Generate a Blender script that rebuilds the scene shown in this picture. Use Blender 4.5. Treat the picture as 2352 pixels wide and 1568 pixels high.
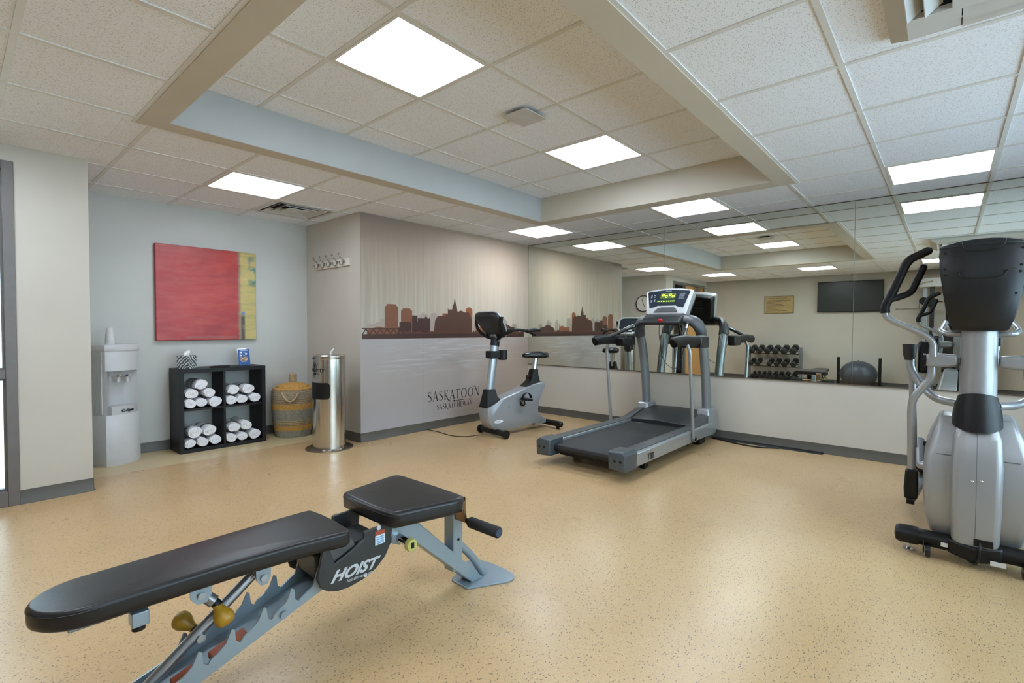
import bpy, math, random
from mathutils import Vector, Matrix

random.seed(7)
for o in list(bpy.data.objects):
    bpy.data.objects.remove(o, do_unlink=True)
scene = bpy.context.scene
COL = scene.collection
PI = math.pi

# ------------------------------------------------------------------ camera
FPX, YAW, PITCH, ROLL = 1141.763, 0.7201, -0.0262, 0.0038
CAM = Vector((-5.4535, -4.4817, 1.1695))
fw = Vector((math.cos(YAW)*math.cos(PITCH), math.sin(YAW)*math.cos(PITCH), math.sin(PITCH)))
rt0 = Vector((math.sin(YAW), -math.cos(YAW), 0)); up0 = rt0.cross(fw)
rt = rt0*math.cos(ROLL) + up0*math.sin(ROLL); up = -rt0*math.sin(ROLL) + up0*math.cos(ROLL)
cd = bpy.data.cameras.new('camera'); co = bpy.data.objects.new('camera', cd); COL.objects.link(co)
m3 = Matrix((rt, up, -fw)).transposed()
co.matrix_world = Matrix.Translation(CAM) @ m3.to_4x4()
cd.sensor_fit = 'HORIZONTAL'; cd.sensor_width = 36.0; cd.lens = FPX*36.0/2352.0
cd.clip_start = 0.02; cd.clip_end = 100
scene.camera = co

# ------------------------------------------------------------------ world, exposure
wd = bpy.data.worlds.new('sky'); scene.world = wd; wd.use_nodes = True
bg = wd.node_tree.nodes['Background']
bg.inputs['Color'].default_value = (0.9, 0.95, 1.0, 1); bg.inputs['Strength'].default_value = 6.5
vs = scene.view_settings
vs.view_transform = 'Standard'; vs.look = 'None'; vs.gamma = 1.0; vs.use_curve_mapping = False
vs.exposure = 0.92
cy = scene.cycles
cy.max_bounces = 7; cy.diffuse_bounces = 5; cy.glossy_bounces = 3; cy.use_light_tree = False; cy.adaptive_min_samples = 16; cy.transparent_max_bounces = 8; cy.transmission_bounces = 4
cy.use_adaptive_sampling = True; cy.adaptive_threshold = 0.1; cy.caustics_reflective = False; cy.caustics_refractive = False
LAMP = 10.0      # strength of the ceiling light lenses

# ------------------------------------------------------------------ materials
def lin(h):
    h = h.lstrip('#'); c = [int(h[i:i+2], 16)/255 for i in (0, 2, 4)]
    return tuple(v/12.92 if v <= 0.04045 else ((v+0.055)/1.055)**2.4 for v in c)
MATS = {}
class N:
    """small node tree helper"""
    def __init__(s, name):
        s.m = bpy.data.materials.new(name); s.m.use_nodes = True; s.t = s.m.node_tree
        s.b = s.t.nodes['Principled BSDF']; s.out = s.t.nodes['Material Output']
    def n(s, typ, **k):
        nd = s.t.nodes.new(typ)
        for a, v in k.items():
            if a.startswith('i_'):
                key = a[2:]
                key = int(key) if key.isdigit() else key.replace('_', ' ')
                nd.inputs[key].default_value = v
            else: setattr(nd, a, v)
        return nd
    def l(s, a, b): s.t.links.new(a, b)
    def coord(s, scale=(1, 1, 1), loc=(0, 0, 0), out='Object', rot=(0, 0, 0)):
        tc = s.n('ShaderNodeTexCoord'); mp = s.n('ShaderNodeMapping')
        mp.inputs['Scale'].default_value = scale; mp.inputs['Location'].default_value = loc; mp.inputs['Rotation'].default_value = rot
        s.l(tc.outputs[out], mp.inputs['Vector']); return mp.outputs['Vector']
    def noise(s, vec, scale, detail=2.0, rough=0.5):
        nd = s.n('ShaderNodeTexNoise', i_Scale=scale, i_Detail=detail, i_Roughness=rough)
        if vec is not None: s.l(vec, nd.inputs['Vector'])
        return nd.outputs['Fac']
    def ramp(s, fac, stops, interp='LINEAR'):
        nd = s.n('ShaderNodeValToRGB'); cr = nd.color_ramp; cr.interpolation = interp
        while len(cr.elements) < len(stops): cr.elements.new(0.5)
        for e, (p, c) in zip(cr.elements, stops):
            e.position = p; e.color = (*c, 1) if len(c) == 3 else c
        s.l(fac, nd.inputs['Fac']); return nd.outputs['Color']
    def mix(s, fac, a, b, blend='MIX'):
        nd = s.n('ShaderNodeMix', data_type='RGBA', blend_type=blend)
        for v, idx in ((fac, 0), (a, 6), (b, 7)):
            if hasattr(v, 'links'): s.l(v, nd.inputs[idx])
            elif idx == 0: nd.inputs[0].default_value = v
            else: nd.inputs[idx].default_value = (*v, 1)
        return nd.outputs[2]
    def math(s, op, a, b=0.0, c=0.0, clamp=False):
        nd = s.n('ShaderNodeMath', operation=op, use_clamp=clamp)
        for v, idx in ((a, 0), (b, 1), (c, 2)):
            if hasattr(v, 'links'): s.l(v, nd.inputs[idx])
            else: nd.inputs[idx].default_value = v
        return nd.outputs[0]
    def bump(s, h, strength=0.1, dist=0.01):
        nd = s.n('ShaderNodeBump', i_Strength=strength, i_Distance=dist)
        s.l(h, nd.inputs['Height']); s.l(nd.outputs['Normal'], s.b.inputs['Normal'])

def mat(name, hexc, rough=0.5, metal=0.0, var=0.06, nscale=14.0, bump=0.0, bscale=180.0, coat=0.0, spec=0.5, rvar=None):
    """plain procedural surface: noise-modulated colour and roughness, optional fine bump"""
    if name in MATS: return MATS[name]
    if rvar is None: rvar = 0.012 if metal > 0.1 else 0.06
    if metal > 0.1: var = min(var, 0.02); nscale = min(nscale, 4.0)
    s = N(name); c = lin(hexc); v = s.coord()
    f = s.noise(v, nscale, 3.0)
    lo = tuple(max(0, x*(1-var)) for x in c); hi = tuple(min(1, x*(1+var)) for x in c)
    s.l(s.ramp(f, [(0.3, lo), (0.7, hi)]), s.b.inputs['Base Color'])
    s.b.inputs['Metallic'].default_value = metal
    r = s.math('MULTIPLY_ADD', f, rvar, max(0.02, rough-rvar/2)); s.l(r, s.b.inputs['Roughness'])
    s.b.inputs['Specular IOR Level'].default_value = spec
    if coat: s.b.inputs['Coat Weight'].default_value = coat; s.b.inputs['Coat Roughness'].default_value = 0.08
    if bump: s.bump(s.noise(v, bscale, 2.0), bump, 0.002)
    MATS[name] = s.m; return s.m

def emis(name, hexc, strength):
    if name in MATS: return MATS[name]
    s = N(name); c = lin(hexc)
    f = s.noise(s.coord(), 8.0)
    s.l(s.ramp(f, [(0.0, tuple(x*0.97 for x in c)), (1.0, c)]), s.b.inputs['Emission Color'])
    s.b.inputs['Base Color'].default_value = (*c, 1); s.b.inputs['Emission Strength'].default_value = strength
    s.b.inputs['Roughness'].default_value = 0.5
    s.m.cycles.emission_sampling = 'FRONT'
    MATS[name] = s.m; return s.m

# ------------------------------------------------------------------ geometry helpers
OFF = {}
class G:
    def __init__(s): s.v = []; s.f = []
    def add(s, vs, fs):
        b = len(s.v); s.v += [Vector(v) for v in vs]; s.f += [tuple(i+b for i in f) for f in fs]; return s
    def box(s, x0, x1, y0, y1, z0, z1):
        x0, x1 = sorted((x0, x1)); y0, y1 = sorted((y0, y1)); z0, z1 = sorted((z0, z1))
        return s.add([(x0,y0,z0),(x1,y0,z0),(x1,y1,z0),(x0,y1,z0),(x0,y0,z1),(x1,y0,z1),(x1,y1,z1),(x0,y1,z1)],
                     [(0,3,2,1),(4,5,6,7),(0,1,5,4),(1,2,6,5),(2,3,7,6),(3,0,4,7)])
    def obox(s, c, size, rot=None):
        h = [d/2 for d in size]; R = rot or Matrix.Identity(3); c = Vector(c)
        vs = [c + R @ Vector((sx*h[0], sy*h[1], sz*h[2])) for sz in (-1,1) for sx, sy in ((-1,-1),(1,-1),(1,1),(-1,1))]
        return s.add(vs, [(0,3,2,1),(4,5,6,7),(0,1,5,4),(1,2,6,5),(2,3,7,6),(3,0,4,7)])
    def loft(s, secs, cap=True):
        n = len(secs[0]); b = len(s.v)
        for sec in secs: s.v += [Vector(p) for p in sec]
        for k in range(len(secs)-1):
            for i in range(n):
                j = (i+1) % n
                s.f.append((b+k*n+i, b+k*n+j, b+(k+1)*n+j, b+(k+1)*n+i))
        if cap:
            s.f.append(tuple(b+i for i in reversed(range(n))))
            s.f.append(tuple(b+(len(secs)-1)*n+i for i in range(n)))
        return s
    def prism(s, poly, plane, a, b):
        """extrude a 2-D polygon; plane 'xz' extrudes in y, 'xy' in z, 'yz' in x"""
        ar = sum(poly[i][0]*poly[(i+1) % len(poly)][1]-poly[(i+1) % len(poly)][0]*poly[i][1] for i in range(len(poly)))
        if ar < 0: poly = poly[::-1]
        mk = {'xz': lambda p, t: (p[0], t, p[1]), 'xy': lambda p, t: (p[0], p[1], t), 'yz': lambda p, t: (t, p[0], p[1])}[plane]
        a, b = (max(a, b), min(a, b)) if plane == 'xz' else (min(a, b), max(a, b))
        return s.loft([[mk(p, a) for p in poly], [mk(p, b) for p in poly]])
    def tube(s, pts, r, seg=12, cap=True, closed=False, ry=None, upv=None):
        pts = [Vector(p) for p in pts]; n = len(pts)
        rs = r if isinstance(r, (list, tuple)) else [r]*n
        rys = ry if isinstance(ry, (list, tuple)) else ([ry]*n if ry else rs)
        tans = []
        for i in range(n):
            if closed: t = pts[(i+1) % n]-pts[i-1]
            elif i == 0: t = pts[1]-pts[0]
            elif i == n-1: t = pts[-1]-pts[-2]
            else: t = (pts[i+1]-pts[i]).normalized()+(pts[i]-pts[i-1]).normalized()
            tans.append(t.normalized())
        ref = Vector(upv) if upv else Vector((0, 0, 1))
        if abs(ref.dot(tans[0])) > 0.95: ref = Vector((1, 0, 0)) if not upv else Vector((0, 1, 0))
        u = (ref - tans[0]*ref.dot(tans[0])).normalized()
        secs = []
        for i in range(n):
            if i: u = (u - tans[i]*u.dot(tans[i])).normalized()
            w = tans[i].cross(u)
            secs.append([pts[i] + u*(rs[i]*math.cos(2*PI*k/seg)) + w*(rys[i]*math.sin(2*PI*k/seg)) for k in range(seg)])
        if closed: secs.append(secs[0]); return s.loft(secs, False)
        return s.loft(secs, cap)
    def lathe(s, prof, seg=28, c=(0,0,0), axis='z', ring=False):
        c = Vector(c); secs = []
        mk = {'z': lambda r, h, a: (r*math.cos(a), r*math.sin(a), h), 'x': lambda r, h, a: (h, r*math.cos(a), r*math.sin(a)),
              'y': lambda r, h, a: (r*math.sin(a), h, r*math.cos(a))}[axis]
        for r, h in prof: secs.append([c+Vector(mk(max(r, 1e-5), h, 2*PI*k/seg)) for k in range(seg)])
        if ring: return s.loft(secs+[secs[0]], False)
        return s.loft(secs, True)
    def cyl(s, a, b, r, seg=16): return s.tube([a, b], r, seg)
    def ell(s, c, rad, seg=18, rings=10, zlo=-1.0, zhi=1.0):
        c = Vector(c); secs = []
        for i in range(rings+1):
            z = zlo+(zhi-zlo)*i/rings
            a = -PI/2+PI*i/rings if (zlo, zhi) == (-1.0, 1.0) else math.asin(zlo)+(math.asin(zhi)-math.asin(zlo))*i/rings
            q = max(math.cos(a), 1e-4)
            secs.append([c+Vector((rad[0]*q*math.cos(2*PI*k/seg), rad[1]*q*math.sin(2*PI*k/seg), rad[2]*math.sin(a))) for k in range(seg)])
        return s.loft(secs, True)
    def xf(s, M):
        s.v = [M @ v for v in s.v]; return s
    def mesh(s, name, off=None, smooth=35, fixn=False):
        me = bpy.data.meshes.new(name)
        o = off or Vector((0, 0, 0))
        me.from_pydata([tuple(v-o) for v in s.v], [], s.f); me.update()
        if smooth:
            me.polygons.foreach_set('use_smooth', [True]*len(me.polygons))
            me.set_sharp_from_angle(angle=math.radians(smooth))
        return me
    def build(s, name, m, parent=None, bevel=0.0, smooth=35, seg=2, sub=0, fix=True):
        off = OFF.get(parent.name) if parent else None
        me = s.mesh(name, off, smooth)
        me.materials.append(m)
        if fix:
            import bmesh
            bm = bmesh.new(); bm.from_mesh(me); bmesh.ops.recalc_face_normals(bm, faces=bm.faces); bm.to_mesh(me); bm.free()
        o = bpy.data.objects.new(name, me); COL.objects.link(o)
        if parent:
            o.parent = parent
            if off is not None: OFF[o.name] = off
        if bevel:
            b = o.modifiers.new('bevel', 'BEVEL'); b.width = bevel; b.segments = seg; b.limit_method = 'ANGLE'; b.angle_limit = math.radians(40)
        if sub:
            b = o.modifiers.new('sub', 'SUBSURF'); b.levels = sub; b.render_levels = sub
        return o

def fillet(pts, r, n=5):
    """polyline with rounded corners"""
    pts = [Vector(p) for p in pts]; out = [pts[0]]
    for i in range(1, len(pts)-1):
        p, a, b = pts[i], pts[i-1]-pts[i], pts[i+1]-pts[i]
        d = min(r, a.length*0.48, b.length*0.48)
        p0, p1 = p+a.normalized()*d, p+b.normalized()*d
        for k in range(n+1):
            t = k/n; out.append(p0*(1-t)**2 + p*2*t*(1-t) + p1*t*t)
    out.append(pts[-1]); return out
def catmull(pts, n=6):
    pts = [Vector(p) for p in pts]; P = [pts[0]*2-pts[1]]+pts+[pts[-1]*2-pts[-2]]; out = []
    for i in range(1, len(P)-2):
        for k in range(n):
            t = k/n
            out.append(0.5*((2*P[i])+(P[i+1]-P[i-1])*t+(2*P[i-1]-5*P[i]+4*P[i+1]-P[i+2])*t*t+(3*P[i]-P[i-1]-3*P[i+1]+P[i+2])*t**3))
    out.append(pts[-1]); return out
def rrect(w, h, r, n=5, cx=0, cy=0):
    out = []
    for sx, sy, a0 in ((1,-1,-PI/2),(1,1,0),(-1,1,PI/2),(-1,-1,PI)):
        for k in range(n+1):
            a = a0+PI/2*k/n; out.append((cx+sx*(w/2-r)+r*math.cos(a), cy+sy*(h/2-r)+r*math.sin(a)))
    return out
def tag(o, label=None, cat=None, group=None, kind=None):
    for k, v in (('label', label), ('category', cat), ('group', group), ('kind', kind)):
        if v: o[k] = v
    return o
def thing(name, label, cat, loc, group=None, local=False, rz=0.0, kind=None):
    """an Empty at the base of a thing; its parts are given in world coordinates unless local"""
    o = bpy.data.objects.new(name, None); COL.objects.link(o); o.location = loc; o.rotation_euler = (0, 0, rz)
    o.empty_display_size = 0.1
    OFF[o.name] = Vector((0, 0, 0)) if local else Vector(loc)
    return tag(o, label, cat, group, kind)
def copy_tree(o, parent=None):
    c = o.copy(); COL.objects.link(c); c.parent = parent
    for ch in o.children: copy_tree(ch, c)
    return c
def struct(o): o['kind'] = 'structure'; return o
def text(body, name, m, parent, origin, ux, uy, size, depth=0.001, bold=0.0, shear=0.0, space=1.0, align='LEFT', wide=1.0):
    """lettering as a thin mesh; ux / uy are the reading and up directions in world space"""
    cu = bpy.data.curves.new(name, 'FONT'); cu.body = body; cu.size = 1.0; cu.offset = bold; cu.shear = shear
    cu.space_character = space; cu.align_x = align; cu.resolution_u = 3; cu.extrude = depth/size/2
    ob = bpy.data.objects.new(name+'_tmp', cu); COL.objects.link(ob)
    dg = bpy.context.evaluated_depsgraph_get(); dg.update()
    me = bpy.data.meshes.new_from_object(ob.evaluated_get(dg)); bpy.data.objects.remove(ob, do_unlink=True)
    ux = Vector(ux).normalized(); uy = Vector(uy).normalized(); uz = ux.cross(uy)
    off = OFF.get(parent.name, Vector((0,0,0))) if parent else Vector((0,0,0))
    M = Matrix((ux*size*wide, uy*size, uz*size)).transposed().to_4x4()
    M.translation = Vector(origin)-off
    me.transform(M); me.materials.clear(); me.materials.append(m); me.name = name
    o = bpy.data.objects.new(name, me); COL.objects.link(o)
    if parent: o.parent = parent; OFF[o.name] = off
    return o
# ================================================================== THE ROOM
HL, HR, HM, HB = 2.339, 2.589, 0.673, 0.0915      # ceiling, raised ceiling, mirror foot, base height
XL, YF, XR, YB = -7.2, -6.8, 0.0, 0.0             # rear wall, right wall, mirror wall, mural wall
MX, AY, PX, PY = -2.677, 1.126, -4.774, 0.0915    # mural corner, alcove back, pillar corner, pillar face

def wall_paint(name, hexc):
    s = N(name); c = lin(hexc); v = s.coord()
    f = s.noise(v, 2.2, 3.0)
    s.l(s.ramp(f, [(0.3, tuple(x*0.97 for x in c)), (0.7, tuple(min(1, x*1.03) for x in c))]), s.b.inputs['Base Color'])
    s.b.inputs['Roughness'].default_value = 0.55; s.b.inputs['Specular IOR Level'].default_value = 0.35
    s.bump(s.noise(v, 260.0, 2.0), 0.06, 0.002); return s.m
M_WALL = wall_paint('wall_paint', '#c2bcb0')
M_BASE = mat('cove_base_vinyl', '#54514a', 0.45, var=0.08, nscale=5)

def floor_mat():
    s = N('speckled_vinyl_floor'); v = s.coord()
    base = s.ramp(s.noise(v, 1.3, 4.0), [(0.3, lin('#ba9b70')), (0.7, lin('#c5a67a'))])
    def flecks(scale, stretch, rot, lo, hi):
        vv = s.coord(scale=(scale*stretch, scale, scale), rot=(0, 0, rot))
        vo = s.n('ShaderNodeTexVoronoi', i_Scale=1.0, i_Randomness=1.0, voronoi_dimensions='2D'); s.l(vv, vo.inputs['Vector'])
        wn = s.n('ShaderNodeTexWhiteNoise'); s.l(vo.outputs['Position'], wn.inputs['Vector'])
        pick = s.math('GREATER_THAN', wn.outputs['Value'], lo)
        near = s.math('LESS_THAN', vo.outputs['Distance'], hi)
        return s.math('MULTIPLY', pick, near), wn.outputs['Color']
    a, ca = flecks(170, 0.5, 0.5, 0.72, 0.24)
    b, cb = flecks(170, 0.6, -0.9, 0.66, 0.24)
    d, cdk = flecks(135, 0.5, 1.9, 0.84, 0.24)
    col = s.mix(s.math('MULTIPLY', a, 0.6), base, lin('#8c7453'))
    col = s.mix(s.math('MULTIPLY', b, 0.4), col, lin('#d9c49c'))
    col = s.mix(s.math('MULTIPLY', d, 0.85), col, lin('#574d3d'))
    s.l(col, s.b.inputs['Base Color'])
    s.l(s.math('MULTIPLY_ADD', s.noise(v, 3.0, 3.0), 0.16, 0.22), s.b.inputs['Roughness'])
    s.bump(s.noise(v, 60.0, 3.0), 0.12, 0.002)
    return s.m
M_FLOOR = floor_mat()
M_FLOOR2 = mat('plain_vinyl_floor', '#c9b58c', 0.32, var=0.05, nscale=3, bump=0.05)

g = G(); g.prism([(XL, YF), (XR, YF), (XR, YB), (MX, YB), (MX, 0.457), (PX, 0.457), (PX, PY), (XL, PY)], 'xy', -0.08, 0.0)
fl = struct(tag(g.build('floor', M_FLOOR), 'tan speckled vinyl gym floor', 'floor'))
fl2 = struct(tag(G().box(PX, MX, 0.457, AY, -0.08, 0.0).build('floor_alcove', M_FLOOR2), 'plain tan vinyl floor of the alcove', 'floor'))

def wall(name, g, label, m=M_WALL): return struct(tag(g.build(name, m), label, 'wall'))
w_mural = wall('wall_mural', G().box(MX, 0.1, 0.0015, 0.1, 0, 2.75), 'wall carrying the printed skyline mural')
wall('wall_hooks', G().box(MX, MX+0.1, 0.1, AY, 0, 2.75), 'short beige alcove wall with the coat hooks')
M_BLUEW = wall_paint('blue_grey_wall_paint', '#c2c2bd')
wall('wall_alcove', G().box(PX-0.1, MX+0.1, AY, AY+0.1, 0, 2.75), 'blue grey back wall of the alcove behind the red painting', M_BLUEW)
wall('wall_alcove_left', G().box(PX-0.1, PX, PY+0.1, AY, 0, 2.75), 'alcove side wall with the clock')
DX0, DX1, DZ = -7.0, -5.15, 2.23
g = G().prism([(XL, 0), (DX0, 0), (DX0, DZ), (DX1, DZ), (DX1, 0), (PX, 0), (PX, 2.75), (XL, 2.75)], 'xz', PY, PY+0.1)
wall('wall_door', g, 'beige wall around the entrance door and side window')
wall('wall_rear', G().box(XL-0.1, XL, YF, PY+0.1, 0, 2.75), 'beige wall opposite the mirrors')
WX0, WX1, WZ0, WZ1 = -5.0, -0.4, 0.5, 2.2
wall('wall_right', G().box(XL-0.1, WX0, YF-0.1, YF, 0, 2.75).box(WX1, 0.1, YF-0.1, YF, 0, 2.75).box(WX0, WX1, YF-0.1, YF, 0, WZ0).box(WX0, WX1, YF-0.1, YF, WZ1, 2.75), 'beige wall with the wide window to the right of the room')
wall('wall_mirror', G().box(0, 0.1, YF, 0.0015, 0, 2.75), 'beige wall under the mirrors')

def base(name, pts, label):
    """cove base along a polyline; the room lies to the left of its direction"""
    g = G(); prof = [(0, HB), (0.004, HB), (0.005, 0.02), (0.014, 0.004), (0.014, 0), (0, 0)]
    for a, b in zip(pts[:-1], pts[1:]):
        a, b = Vector((*a, 0)), Vector((*b, 0)); d = (b-a).normalized(); nrm = Vector((-d.y, d.x, 0))
        g.loft([[p + nrm*u + Vector((0, 0, h)) for u, h in prof] for p in (a, b)])
    return struct(tag(g.build(name, M_BASE), label, 'baseboard'))
base('baseboard_mural', [(0, 0), (MX, 0)], 'grey cove base under the mural')
base('baseboard_hooks', [(MX, 0), (MX, AY)], 'grey cove base under the coat hooks')
base('baseboard_alcove', [(MX, AY), (PX, AY)], 'grey cove base behind the cube shelf')
base('baseboard_alcove_left', [(PX, AY), (PX, PY)], 'grey cove base beside the water cooler')
base('baseboard_door', [(PX, PY), (DX1, PY)], 'grey cove base under the pillar')
base('baseboard_rear', [(XL, PY), (XL, YF)], 'grey cove base along the rear wall')
base('baseboard_right', [(XL, YF), (0, YF)], 'grey cove base along the right wall')
base('baseboard_mirror', [(0, YF), (0, 0)], 'brown grey cove base under the mirrors')

# ------------------------------------------------------------------ ceiling
def tile_mat():
    s = N('mineral_fibre_tile'); v = s.coord()
    c = lin('#eef2fa')
    def pits(scale, stretch, rot, lo, hi):
        vv = s.coord(scale=(scale*stretch, scale, scale), rot=(0, 0, rot))
        vo = s.n('ShaderNodeTexVoronoi', i_Scale=1.0, i_Randomness=1.0, voronoi_dimensions='2D'); s.l(vv, vo.inputs['Vector'])
        wn = s.n('ShaderNodeTexWhiteNoise'); s.l(vo.outputs['Position'], wn.inputs['Vector'])
        return s.math('MULTIPLY', s.math('GREATER_THAN', wn.outputs['Value'], lo), s.math('LESS_THAN', vo.outputs['Distance'], hi))
    a = pits(165, 0.45, 0.35, 0.66, 0.25); b = pits(190, 0.9, 1.3, 0.6, 0.22)
    col = s.mix(s.math('MULTIPLY', a, 0.5), c, lin('#8a8a88'))
    col = s.mix(s.math('MULTIPLY', b, 0.4), col, lin('#9c9c99'))
    s.l(col, s.b.inputs['Base Color']); s.b.inputs['Roughness'].default_value = 0.85
    s.b.inputs['Specular IOR Level'].default_value = 0.2
    s.bump(s.noise(v, 90.0, 3.0), 0.15, 0.003); return s.m
M_TILE = tile_mat()
M_TBAR = mat('white_grid_bar', '#d8d8d6', 0.45, var=0.03)
M_SLAB = mat('added_slab_grey', '#6d6d6a', 0.9)
T = 0.6096
TX0, TX1, TY0, TY1 = -4.715, -0.96, -3.55, -0.98     # tray, outer rectangle
IX0, IX1, IY0, IY1 = -4.586, -1.13, -3.418, -1.11    # tray, opening
gxs = [-0.375-T*k for k in range(-1, 12)]; gys = [0.165+T*k for k in range(-12, 3)]
REG = [(XL, XR, YF, TY0), (XL, TX0, TY0, TY1), (TX1, XR, TY0, TY1), (XL, PX, TY1, PY), (PX, MX, TY1, AY), (MX, XR, TY1, YB)]
LIGHTS = [(-0.68, -0.75), (-0.68, -2.579), (-0.68, -4.408), (-3.728, -0.14), (-5.557, -0.75), (-5.557, -2.579), (-5.557, -4.408), (-3.118, -6.236), (-5.557, -6.236)]  # the last two are added out of view to even the room light
VENT = (-3.118, 0.47); ACU = (-3.40, -4.76, 0.475)
ceiling = struct(thing('ceiling', 'white suspended tile ceiling', 'ceiling', (0, 0, HL), kind='structure'))
deck = G().box(XL-0.1, 0.1, YF-0.1, AY+0.1, 2.75, 2.8).build('ceiling_added_slab', M_SLAB); struct(tag(deck, 'dark slab added above the suspended ceiling to keep sky light out', 'ceiling'))  # unseen slab added so sky light cannot leak through the tile gaps
full = None
def tile(x0, x1, y0, y1, z, par, th=0.015, gap=0.006):
    global full
    cx, cy = (x0+x1)/2, (y0+y1)/2
    if x1-x0 < 0.02 or y1-y0 < 0.02: return
    if abs(x1-x0-T) < 1e-4 and abs(y1-y0-T) < 1e-4:
        if full is None:
            h = T/2-0.009
            gg = G(); gg.loft([[(-h, -h, 0.0), (h, -h, 0.0), (h, h, 0.0), (-h, h, 0.0)], [(-h-.004, -h-.004, th), (h+.004, -h-.004, th), (h+.004, h+.004, th), (-h-.004, h+.004, th)]])
            full = gg.mesh('ceiling_tile', None, 0); full.materials.append(M_TILE)
        o = bpy.data.objects.new('ceiling_tile', full); COL.objects.link(o); o.parent = par
        o.location = Vector((cx, cy, z+0.003)) - OFF[par.name]
        # quarter turns keep neighbouring tiles from showing the same pattern
        o.rotation_euler = (0, 0, random.choice((0, 1, 2, 3))*PI/2)
    else:
        e = 0.0005
        G().box(x0+e, x1-e, y0+e, y1-e, z+0.003, z+0.003+th).build('ceiling_tile', M_TILE, par, smooth=0)
special = LIGHTS + [VENT]
for i in range(len(gxs)-1):
    for j in range(len(gys)-1):
        cx0, cx1, cy0, cy1 = gxs[i+1], gxs[i], gys[j], gys[j+1]
        mx, my = (cx0+cx1)/2, (cy0+cy1)/2
        if any(abs(mx-a) < 0.2 and abs(my-b) < 0.2 for a, b in special): continue
        for rx0, rx1, ry0, ry1 in REG:
            a0, a1, b0, b1 = max(cx0, rx0), min(cx1, rx1), max(cy0, ry0), min(cy1, ry1)
            if a1-a0 > 0.005 and b1-b0 > 0.005: tile(a0, a1, b0, b1, HL, ceiling)
def bar(x0, x1, y0, y1, z, par): G().box(x0, x1, y0, y1, z-0.0015, z+0.022).build('grid_bar', M_TBAR, par, smooth=0)
def spans(fixed, along):
    """merge the stretches of a grid line that lie inside the ceiling regions"""
    out = []
    for r in REG:
        lo, hi, a, b = (r[0], r[1], r[2], r[3]) if along == 'y' else (r[2], r[3], r[0], r[1])
        if lo-1e-6 <= fixed <= hi+1e-6: out.append([a, b])
    out.sort(); res = []
    for a, b in out:
        if res and a <= res[-1][1]+1e-4: res[-1][1] = max(res[-1][1], b)
        else: res.append([a, b])
    return res
for x in gxs:
    if XL < x < XR:
        for a, b in spans(x, 'y'): bar(x-0.012, x+0.012, a, b, HL, ceiling)
for y in gys:
    if YF < y < AY:
        for a, b in spans(y, 'x'): bar(a, b, y-0.012, y+0.012, HL-0.0004, ceiling)
for (x0, x1, y0, y1) in [(TX0-0.02, TX0, TY0-0.02, TY1+0.02), (TX1, TX1+0.02, TY0-0.02, TY1+0.02), (TX0, TX1, TY0-0.02, TY0), (TX0, TX1, TY1, TY1+0.02)]:
    G().box(x0, x1, y0, y1, HL-0.002, HL+0.02).build('edge_angle', M_TBAR, ceiling, smooth=0)

tray = struct(thing('ceiling_tray', 'raised tile ceiling inside a beige drywall frame', 'ceiling', ((IX0+IX1)/2, (IY0+IY1)/2, HR), kind='structure'))
M_TRAY = wall_paint('tray_paint', '#c6bfb1')
for nm, b in (('bulkhead', (TX0, IX0, TY0, TY1)), ('bulkhead', (IX1, TX1, TY0, TY1)), ('bulkhead', (IX0, IX1, TY0, IY0)), ('bulkhead', (IX0, IX1, IY1, TY1))):
    G().box(*b, HL-0.006, 2.66).build(nm, M_TRAY, tray, smooth=0)
G().box(IX0, IX1, IY1-0.003, IY1, HL-0.005, HR).build('inner_face', wall_paint('tray_blue_grey_paint', '#b0b1b0'), tray, smooth=0)
rxs = [-3.4845+T*k for k in range(-3, 6)]; rys = [-1.987+T*k for k in range(-4, 4)]
RL = [(-3.789, -2.292), (-1.961, -2.292)]
for i in range(len(rxs)-1):
    for j in range(len(rys)-1):
        a0, a1, b0, b1 = max(rxs[i], IX0), min(rxs[i+1], IX1), max(rys[j], IY0), min(rys[j+1], IY1)
        if a1-a0 < 0.005 or b1-b0 < 0.005: continue
        if any(abs((rxs[i]+rxs[i+1])/2-a) < 0.2 and abs((rys[j]+rys[j+1])/2-b) < 0.2 for a, b in RL): continue
        tile(a0, a1, b0, b1, HR, tray)
for x in rxs:
    if IX0 < x < IX1: bar(x-0.012, x+0.012, IY0, IY1, HR, tray)
for y in rys:
    if IY0 < y < IY1: bar(IX0, IX1, y-0.012, y+0.012, HR-0.0004, tray)

# ------------------------------------------------------------------ ceiling lights
M_LENS = emis('light_lens', '#e6f1ff', LAMP)
M_LFR = mat('light_frame_white', '#dcdcda', 0.4, var=0.02)
def make_light():
    t = thing('ceiling_light', '', 'ceiling light', (0, 0, 0), 'square ceiling lights', local=True)
    h, l = T/2-0.012, 0.2775
    g = G()
    for (a, b, c, d) in ((-h, -l, -h, h), (l, h, -h, h), (-l, l, -h, -l), (-l, l, l, h)): g.box(a, b, c, d, -0.004, 0.02)
    g.build('frame', M_LFR, t, smooth=0)
    G().add([(-l,-l,0.002),(-l,l,0.002),(l,l,0.002),(l,-l,0.002)],[(0,1,2,3)]).build('lens', M_LENS, t, smooth=0, fix=False)
    G().box(-h, h, -h, h, 0.02, 0.1).build('housing', M_LFR, t, smooth=0)
    return t
LAB = ['white square ceiling light nearest the mural and mirror corner', 'white square ceiling light above the treadmill by the mirror', 'white square ceiling light beside the mirror at the right edge',
       'white square ceiling light in front of the alcove near the ceiling vent', 'white square ceiling light by the entrance door, seen in the mirror', 'white square ceiling light before the television, seen in the mirror',
       'white square ceiling light over the cable gym, seen in the mirror', 'added white square ceiling light behind the air conditioner, out of view', 'added white square ceiling light in the far rear corner, out of view']
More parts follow.
